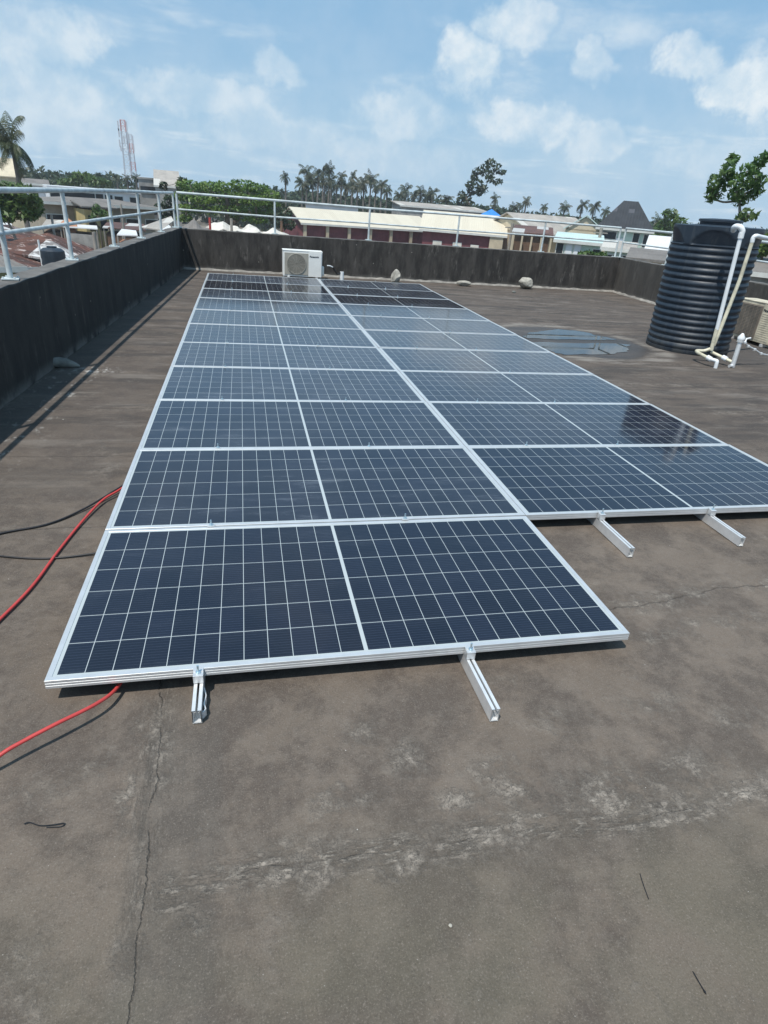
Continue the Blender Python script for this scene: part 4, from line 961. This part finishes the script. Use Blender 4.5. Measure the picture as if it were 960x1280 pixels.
def leaves(m, c, rad, n, size, rg, up=.4, shell=.45, shape='quad'):
    c = np.array(c, float); rad = np.array(rad, float)
    u = rg.normal(size=(n, 3)); u /= np.linalg.norm(u, axis=1)[:, None]; rr = rg.uniform(shell, 1.0, n)**.6
    # lumpy outline
    k1 = rg.normal(size=(5, 3)); k1 /= np.linalg.norm(k1, axis=1)[:, None]
    bumpf = 1+.22*np.max(u@k1.T, axis=1)-.12
    pts = c+u*rad*(rr*bumpf)[:, None]
    nr = rg.normal(size=(n, 3))+u*.6+np.array([0, 0, up]); nr /= np.linalg.norm(nr, axis=1)[:, None]
    a = np.cross(nr, rg.normal(size=(n, 3))); a /= np.linalg.norm(a, axis=1)[:, None]; b = np.cross(nr, a)
    s = size*rg.uniform(.6, 1.35, n)[:, None]
    v0 = pts-a*s; v1 = pts+b*s*.42; v2 = pts+a*s; v3 = pts-b*s*.42
    o = len(m.v); V = np.stack([v0, v1, v2, v3], axis=1).reshape(-1, 3)
    m.v += [tuple(x) for x in V.tolist()]; m.f += [(o+4*i, o+4*i+1, o+4*i+2, o+4*i+3) for i in range(n)]; m.mi += [0]*n
def tree(name, label, px, base_px, d, clumps, size, per, leafm='leaf', barkm='bark', tr=.22, seed=1, cat='tree', group=None, fork=None, dj=.35, limbr=.07, flat=1.0, up=.4):
    """clumps: (px, py, rpx_w, rpx_h) in the crown, placed in depth round the trunk axis"""
    rg = np.random.default_rng(seed); base = P(base_px, px, d); sc = float((base-CP)@fw)/FPX
    bx, by = base[0], base[1]
    if fork is None:
        f = P(base_px, px, d); forkp = np.array([bx, by, f[2]])
    else: f = P(fork[0], fork[1], d); forkp = f
    root = thing(name, label, cat, (bx, by, GZ), group)
    m = MB(); m.tube(smooth_path([(bx, by, GZ), (bx, by, (GZ+forkp[2])/2), forkp], 4), [tr*1.25-.35*tr*t for t in np.linspace(0, 1, 9)], 8)
    cr_ = MB()
    dirv = (base-CP)[:2]; dirv = np.array([*(dirv/np.linalg.norm(dirv)), 0]); span = max(abs(c[0]-base_px)+c[2] for c in clumps)*sc
    items = []
    for (cx_, cy_, rw, rh) in clumps:
        items.append((P(cx_, cy_, d)+dirv*(rg.uniform(-1, 1)*span*dj), (rw*sc, rw*sc, rh*sc*flat), rw*rh))
    items.sort(key=lambda it: np.linalg.norm(it[0]-forkp)); grown = [(forkp, 0)]
    for q, rad, ar in items:
        src, lev = min(grown, key=lambda g: np.linalg.norm(g[0]-q)+.3*max(0, g[0][2]-q[2]))
        mid = (src+q)/2+np.array([0, 0, -.10*np.linalg.norm(q-src)])+rg.normal(size=3)*.04*np.linalg.norm(q-src)
        r0_ = limbr*.72**lev*1.4
        m.tube(smooth_path([src, mid, q], 4), [r0_*(1-.4*t) for t in np.linspace(0, 1, 9)], 6)
        grown.append((q, lev+1))
        leaves(cr_, q, rad, int(per*ar/25.0)+20, size, rg, up)
    m.build('trunk', barkm, root, smooth=True); cr_.build('crown', leafm, root)
    return root

# tree behind the tank: broad leaves, open branches
cl = [(893, 229, 9, 12), (888, 245, 7, 8), (900, 240, 8, 9), (904, 222, 8, 8), (911, 210, 8, 9), (917, 200, 6, 7), (915, 225, 8, 8), (925, 228, 11, 9), (934, 214, 9, 7), (942, 208, 9, 6), (950, 201, 7, 6), (956, 197, 5, 5), (944, 222, 9, 7), (934, 240, 12, 10), (925, 250, 9, 8), (946, 236, 9, 8), (936, 268, 11, 6), (928, 273, 8, 5), (952, 226, 6, 6), (920, 242, 8, 8)]
tree('broadleaf_tree', 'open branched tree with broad green leaves rising behind the water tank', 300, 905, 21, cl, .088, 17, 'leaf_big', 'palebark', .10, 5, fork=(902, 305), dj=.25, limbr=.05)
tree('broadleaf_tree', 'green bush behind the right parapet at the right edge of the photo', 340, 956, 42, [(952, 312, 9, 10), (962, 304, 10, 9), (974, 312, 10, 10)], .18, 60, 'leaf_br', 'bark', .12, 6)
# windswept tree
cl = [(613, 203, 6, 4), (607, 209, 6, 3), (622, 208, 6, 3), (597, 214, 6, 4), (605, 216, 6, 3), (617, 214, 8, 3), (627, 215, 6, 3), (593, 221, 5, 5), (612, 223, 6, 4), (622, 227, 6, 3), (588, 231, 6, 5), (596, 230, 8, 6), (604, 236, 6, 5), (590, 239, 7, 4), (577, 243, 5, 4), (583, 247, 6, 5), (600, 240, 6, 4), (576, 252, 6, 5), (586, 255, 7, 4)]
tree('windswept_tree', 'tall dark windswept tree with open leaning branches above the school roof', 285, 588, 135, cl, .42, 34, 'leaf_dk', 'bark', .35, 9, fork=(588, 262), dj=.2, limbr=.30)
# spreading green tree
cl = [(238, 232, 16, 6), (258, 233, 18, 6), (280, 234, 18, 6), (304, 232, 18, 6), (322, 236, 16, 6), (336, 244, 14, 6), (232, 246, 16, 6), (250, 248, 18, 6), (272, 248, 20, 6), (296, 247, 18, 6), (318, 250, 18, 6), (338, 254, 14, 5), (236, 260, 16, 5), (258, 262, 18, 5), (284, 262, 20, 5), (308, 262, 18, 5), (330, 265, 14, 5), (300, 272, 14, 4), (322, 275, 14, 4), (232, 272, 12, 4)]
tree('spreading_tree', 'wide spreading bright green tree in layers behind the far parapet', 285, 283, 72, cl, .19, 80, 'leaf_br', 'bark', .35, 12, fork=(283, 282), dj=.35, limbr=.25, up=1.2)
cl = [(228, 236, 9, 7), (240, 240, 14, 10), (262, 244, 16, 10), (286, 246, 16, 10), (310, 246, 16, 10), (330, 252, 14, 9), (346, 258, 10, 7), (355, 266, 9, 6), (348, 276, 12, 8), (362, 282, 10, 6)]
tree('broadleaf_tree', 'darker green trees massed behind the spreading tree', 290, 300, 92, cl, .34, 40, 'leaf_dk', 'bark', .3, 13, dj=.3)
# left bush tree with pale trunks
cl = [(8, 238, 14, 9), (30, 242, 14, 10), (44, 256, 9, 11), (12, 256, 14, 11), (28, 262, 14, 12), (6, 270, 12, 7), (40, 268, 9, 7), (-8, 250, 12, 14)]
tree('broadleaf_tree', 'dense green tree below the tall palm at the left edge', 300, 20, 52, cl, .22, 50, 'leaf', 'palebark', .16, 14, dj=.3)
for i, (a, b) in enumerate(((24, 276), (14, 280))):
    c0 = P(a-4, 240, 49+i*.4); c1 = P(a+2-i*9, 232, 49+i*.4)
cl = [(104, 221, 12, 6), (92, 226, 10, 5), (118, 226, 12, 5), (80, 227, 7, 4), (130, 228, 8, 4)]
tree('broadleaf_tree', 'rounded green treetop above the roof of the white building', 240, 104, 130, cl, .45, 46, 'leaf', 'bark', .3, 15)
cl = [(205, 232, 5, 4), (228, 226, 5, 4), (200, 260, 8, 6), (212, 252, 8, 8), (214, 266, 9, 7), (206, 274, 7, 5)]
tree('broadleaf_tree', 'greyish green tree right of the tan house, behind the last left posts', 280, 210, 82, cl, .30, 40, 'leaf_dk', 'bark', .22, 16)
tree('shrub', 'small green shrub against the wall of the tan house', 285, 125, 69, [(121, 262, 5, 7), (129, 268, 5, 5), (117, 272, 4, 5)], .2, 60, 'leaf', 'bark', .08, 17, cat='shrub')
cl = [(838, 268, 9, 6), (830, 282, 10, 7), (848, 280, 10, 8), (822, 292, 10, 7), (812, 300, 7, 5)]
tree('broadleaf_tree', 'dark green tree between the black roofed house and the tank', 310, 836, 100, cl, .36, 40, 'leaf', 'bark', .25, 18)
tree('shrub', 'low green shrub just beyond the far parapet near the double railing post', 325, 742, 40, [(738, 318, 9, 4), (752, 320, 8, 4), (728, 318, 6, 3)], .14, 70, 'leaf', 'bark', .06, 19, cat='shrub')

# distant woodland: nobody could count it
wood = MB(); rg = np.random.default_rng(77)
def band(x0, x1, d0, d1, dy0, dy1, n, size, rr):
    for i in range(n):
        px = rg.uniform(x0, x1); hz = 214.4+.0813*px; d = rg.uniform(d0, d1); py = hz+rg.uniform(dy0, dy1)
        q = P(px, py, d); q[2] = min(q[2], 6)
        leaves(wood, (q[0], q[1], q[2]-rr*.5), (rr*1.3, rr*1.3, rr*rg.uniform(.6, 1.1)), 150, size, rg, .3)
band(-60, 340, 190, 230, -3, 6, 60, .8, 3.0)
band(340, 640, 185, 230, -5, 8, 110, .8, 3.2)
band(600, 860, 170, 230, 1, 10, 90, .8, 3.0)
band(860, 1060, 170, 230, 0, 8, 60, .8, 3.0)
for i in range(170):      # lower storey of the wood down to the ground
    px = rg.uniform(-80, 1080); hz = 214.4+.0813*px; d = rg.uniform(170, 200); q = P(px, hz, d)
    leaves(wood, (q[0], q[1], rg.uniform(-6, -1)), (5, 5, 3.5), 110, 1.1, rg, .3)
tag(wood.build('distant_woodland', 'leaf_dk'), 'mass of dark green woodland along the horizon behind the houses', 'woodland', kind='stuff')

# thin sea-air haze round the whole place
hz_ = MB(); hz_.slab([(-830, -830), (830, -830), (830, 830), (-830, 830)], GZ-2.2, 42.0); ho = hz_.build('haze', 'dirt', origin=(0, 0, 0)); tag(ho, 'thin pale haze in the air over the town', 'haze', kind='stuff')
hm = bpy.data.materials.new('haze_air'); hm.use_nodes = True; hn = hm.node_tree; hn.nodes.remove(hn.nodes['Principled BSDF'])
pvn = hn.nodes.new('ShaderNodeVolumePrincipled'); pvn.inputs['Color'].default_value = (.86, .92, 1, 1); pvn.inputs['Density'].default_value = .00042; pvn.inputs['Anisotropy'].default_value = .1
hn.links.new(pvn.outputs[0], hn.nodes['Material Output'].inputs['Volume']); ho.data.materials.clear(); ho.data.materials.append(hm)

# ------------------------------------------------------------------ light, sky
SE, SA = R_(64.5), math.atan2(-.32, -.34)          # elevation; azimuth as atan2(x, y) of the direction to the sun
sd = np.array([math.cos(SE)*math.sin(SA), math.cos(SE)*math.cos(SA), math.sin(SE)])
sun = bpy.data.objects.new('sun', bpy.data.lights.new('sun', 'SUN')); col.objects.link(sun)
sun.data.energy = 4.3; sun.data.angle = R_(.53); sun.data.color = (1, .96, .90)
sun.rotation_euler = Vector(-sd).to_track_quat('-Z', 'Y').to_euler()

w = bpy.data.worlds.new('World'); scene.world = w; w.use_nodes = True
class WM(Mat):
    def __init__(s, w): s.nt = w.node_tree; s.N = s.nt.nodes; s.L = s.nt.links
m = WM(w); bg = m.N['Background']
sky = m.N.new('ShaderNodeTexSky'); sky.sky_type = 'NISHITA'; sky.sun_disc = False; sky.sun_elevation = SE; sky.sun_rotation = SA
sky.air_density = 1.1; sky.dust_density = 1.2; sky.ozone_density = 1.6; sky.altitude = 10
tcn = m.N.new('ShaderNodeTexCoord'); dv = tcn.outputs['Generated']
x, y, z = m.xyz(dv)
zc = z.max(.0)+.10
pv = m.comb(x/zc, y/zc, 0.0)                       # flat cloud layer seen in perspective
n1 = m.noise(pv, 1.1, 9, .60, .3); n2 = m.noise(dv, 9.0, 8, .62, .2); n3 = m.noise(dv, 3.2, 5, .55)
wx = (m.noise(dv, 14, 5, .6)-.5)*.07; wy = (m.noise(m.comb(x+5, y, z), 14, 5, .6)-.5)*.07; wz = (m.noise(m.comb(x, y+5, z), 14, 5, .6)-.5)*.05
pn = m.noise(dv, 20.0, 9, .66, .2)
def puff(px, py, rx_, ry_, soft=1.0):
    d = ray(px, py); d = d/np.linalg.norm(d); r = np.cross(d, [0, 0, 1.0]); r /= np.linalg.norm(r); u = np.cross(r, d)
    a = ((x+wx)*float(r[0])+(y+wy)*float(r[1])+(z+wz)*float(r[2]))/(rx_/FPX*.85)
    b = ((x+wx)*float(u[0])+(y+wy)*float(u[1])+(z+wz)*float(u[2])-0.0)/(ry_/FPX*.85)
    front = (x*float(d[0])+y*float(d[1])+z*float(d[2])).gt(.2)
    q = (a.pow(2.0)+b.pow(2.0)).sqrt()+(pn-.5)*1.3
    return q.step(.92, .50)*front*soft
puffs = [(585, 80, 58, 42, .9), (650, 30, 62, 36, .8), (747, 76, 34, 32, .8), (865, 72, 52, 26, .8), (935, 108, 65, 34, 1.0), (660, 150, 95, 34, .7), (735, 180, 60, 30, .6),
         (55, 40, 70, 34, .6), (45, 120, 110, 45, .55), (245, 120, 120, 30, .55), (350, 92, 40, 22, .5), (330, 160, 110, 34, .5), (500, 150, 80, 42, .55), (110, 165, 120, 32, .5), (480, 200, 150, 30, .4), (900, 200, 90, 30, .35), (-60, 60, 120, 90, .6), (1050, 100, 120, 70, .7)]
tot = None
for p_ in puffs:
    q = puff(*p_); tot = q if tot is None else tot.max(q)
gen = n1.step(.50, .70)*.55
veil = n3.step(.35, .7)*.10 + z.step(.40, .0)*.20*n2.step(.3, .6, .4, 1.0)
cl_ = (tot*n2.step(.26, .58, .45, 1.0)).max(gen*tot.step(0, .5, 1, .6)) 
cl_ = (cl_*.85+veil).min(.96)
core = m.noise(dv, 22, 6, .6).step(.35, .65)
ccol = m.mix(core, (5.4, 6.8, 7.9), (7.9, 8.5, 8.8))
skyc = m.mix(.7, sky.outputs[0], (2.2, 4.7, 7.3))
horiz = z.step(.20, -.02)
skyc = m.mix(horiz*.6, skyc, (3.6, 5.7, 7.5))
out = m.mix(cl_, skyc, ccol)
m.L.new(out, bg.inputs['Color']); bg.inputs['Strength'].default_value = .108

scene.view_settings.view_transform = 'Standard'; scene.view_settings.look = 'None'
scene.view_settings.exposure = 0.0; scene.view_settings.gamma = 1.0; scene.view_settings.use_curve_mapping = False
scene.render.engine = 'CYCLES'
scene.cycles.max_bounces = 6; scene.cycles.volume_bounces = 1
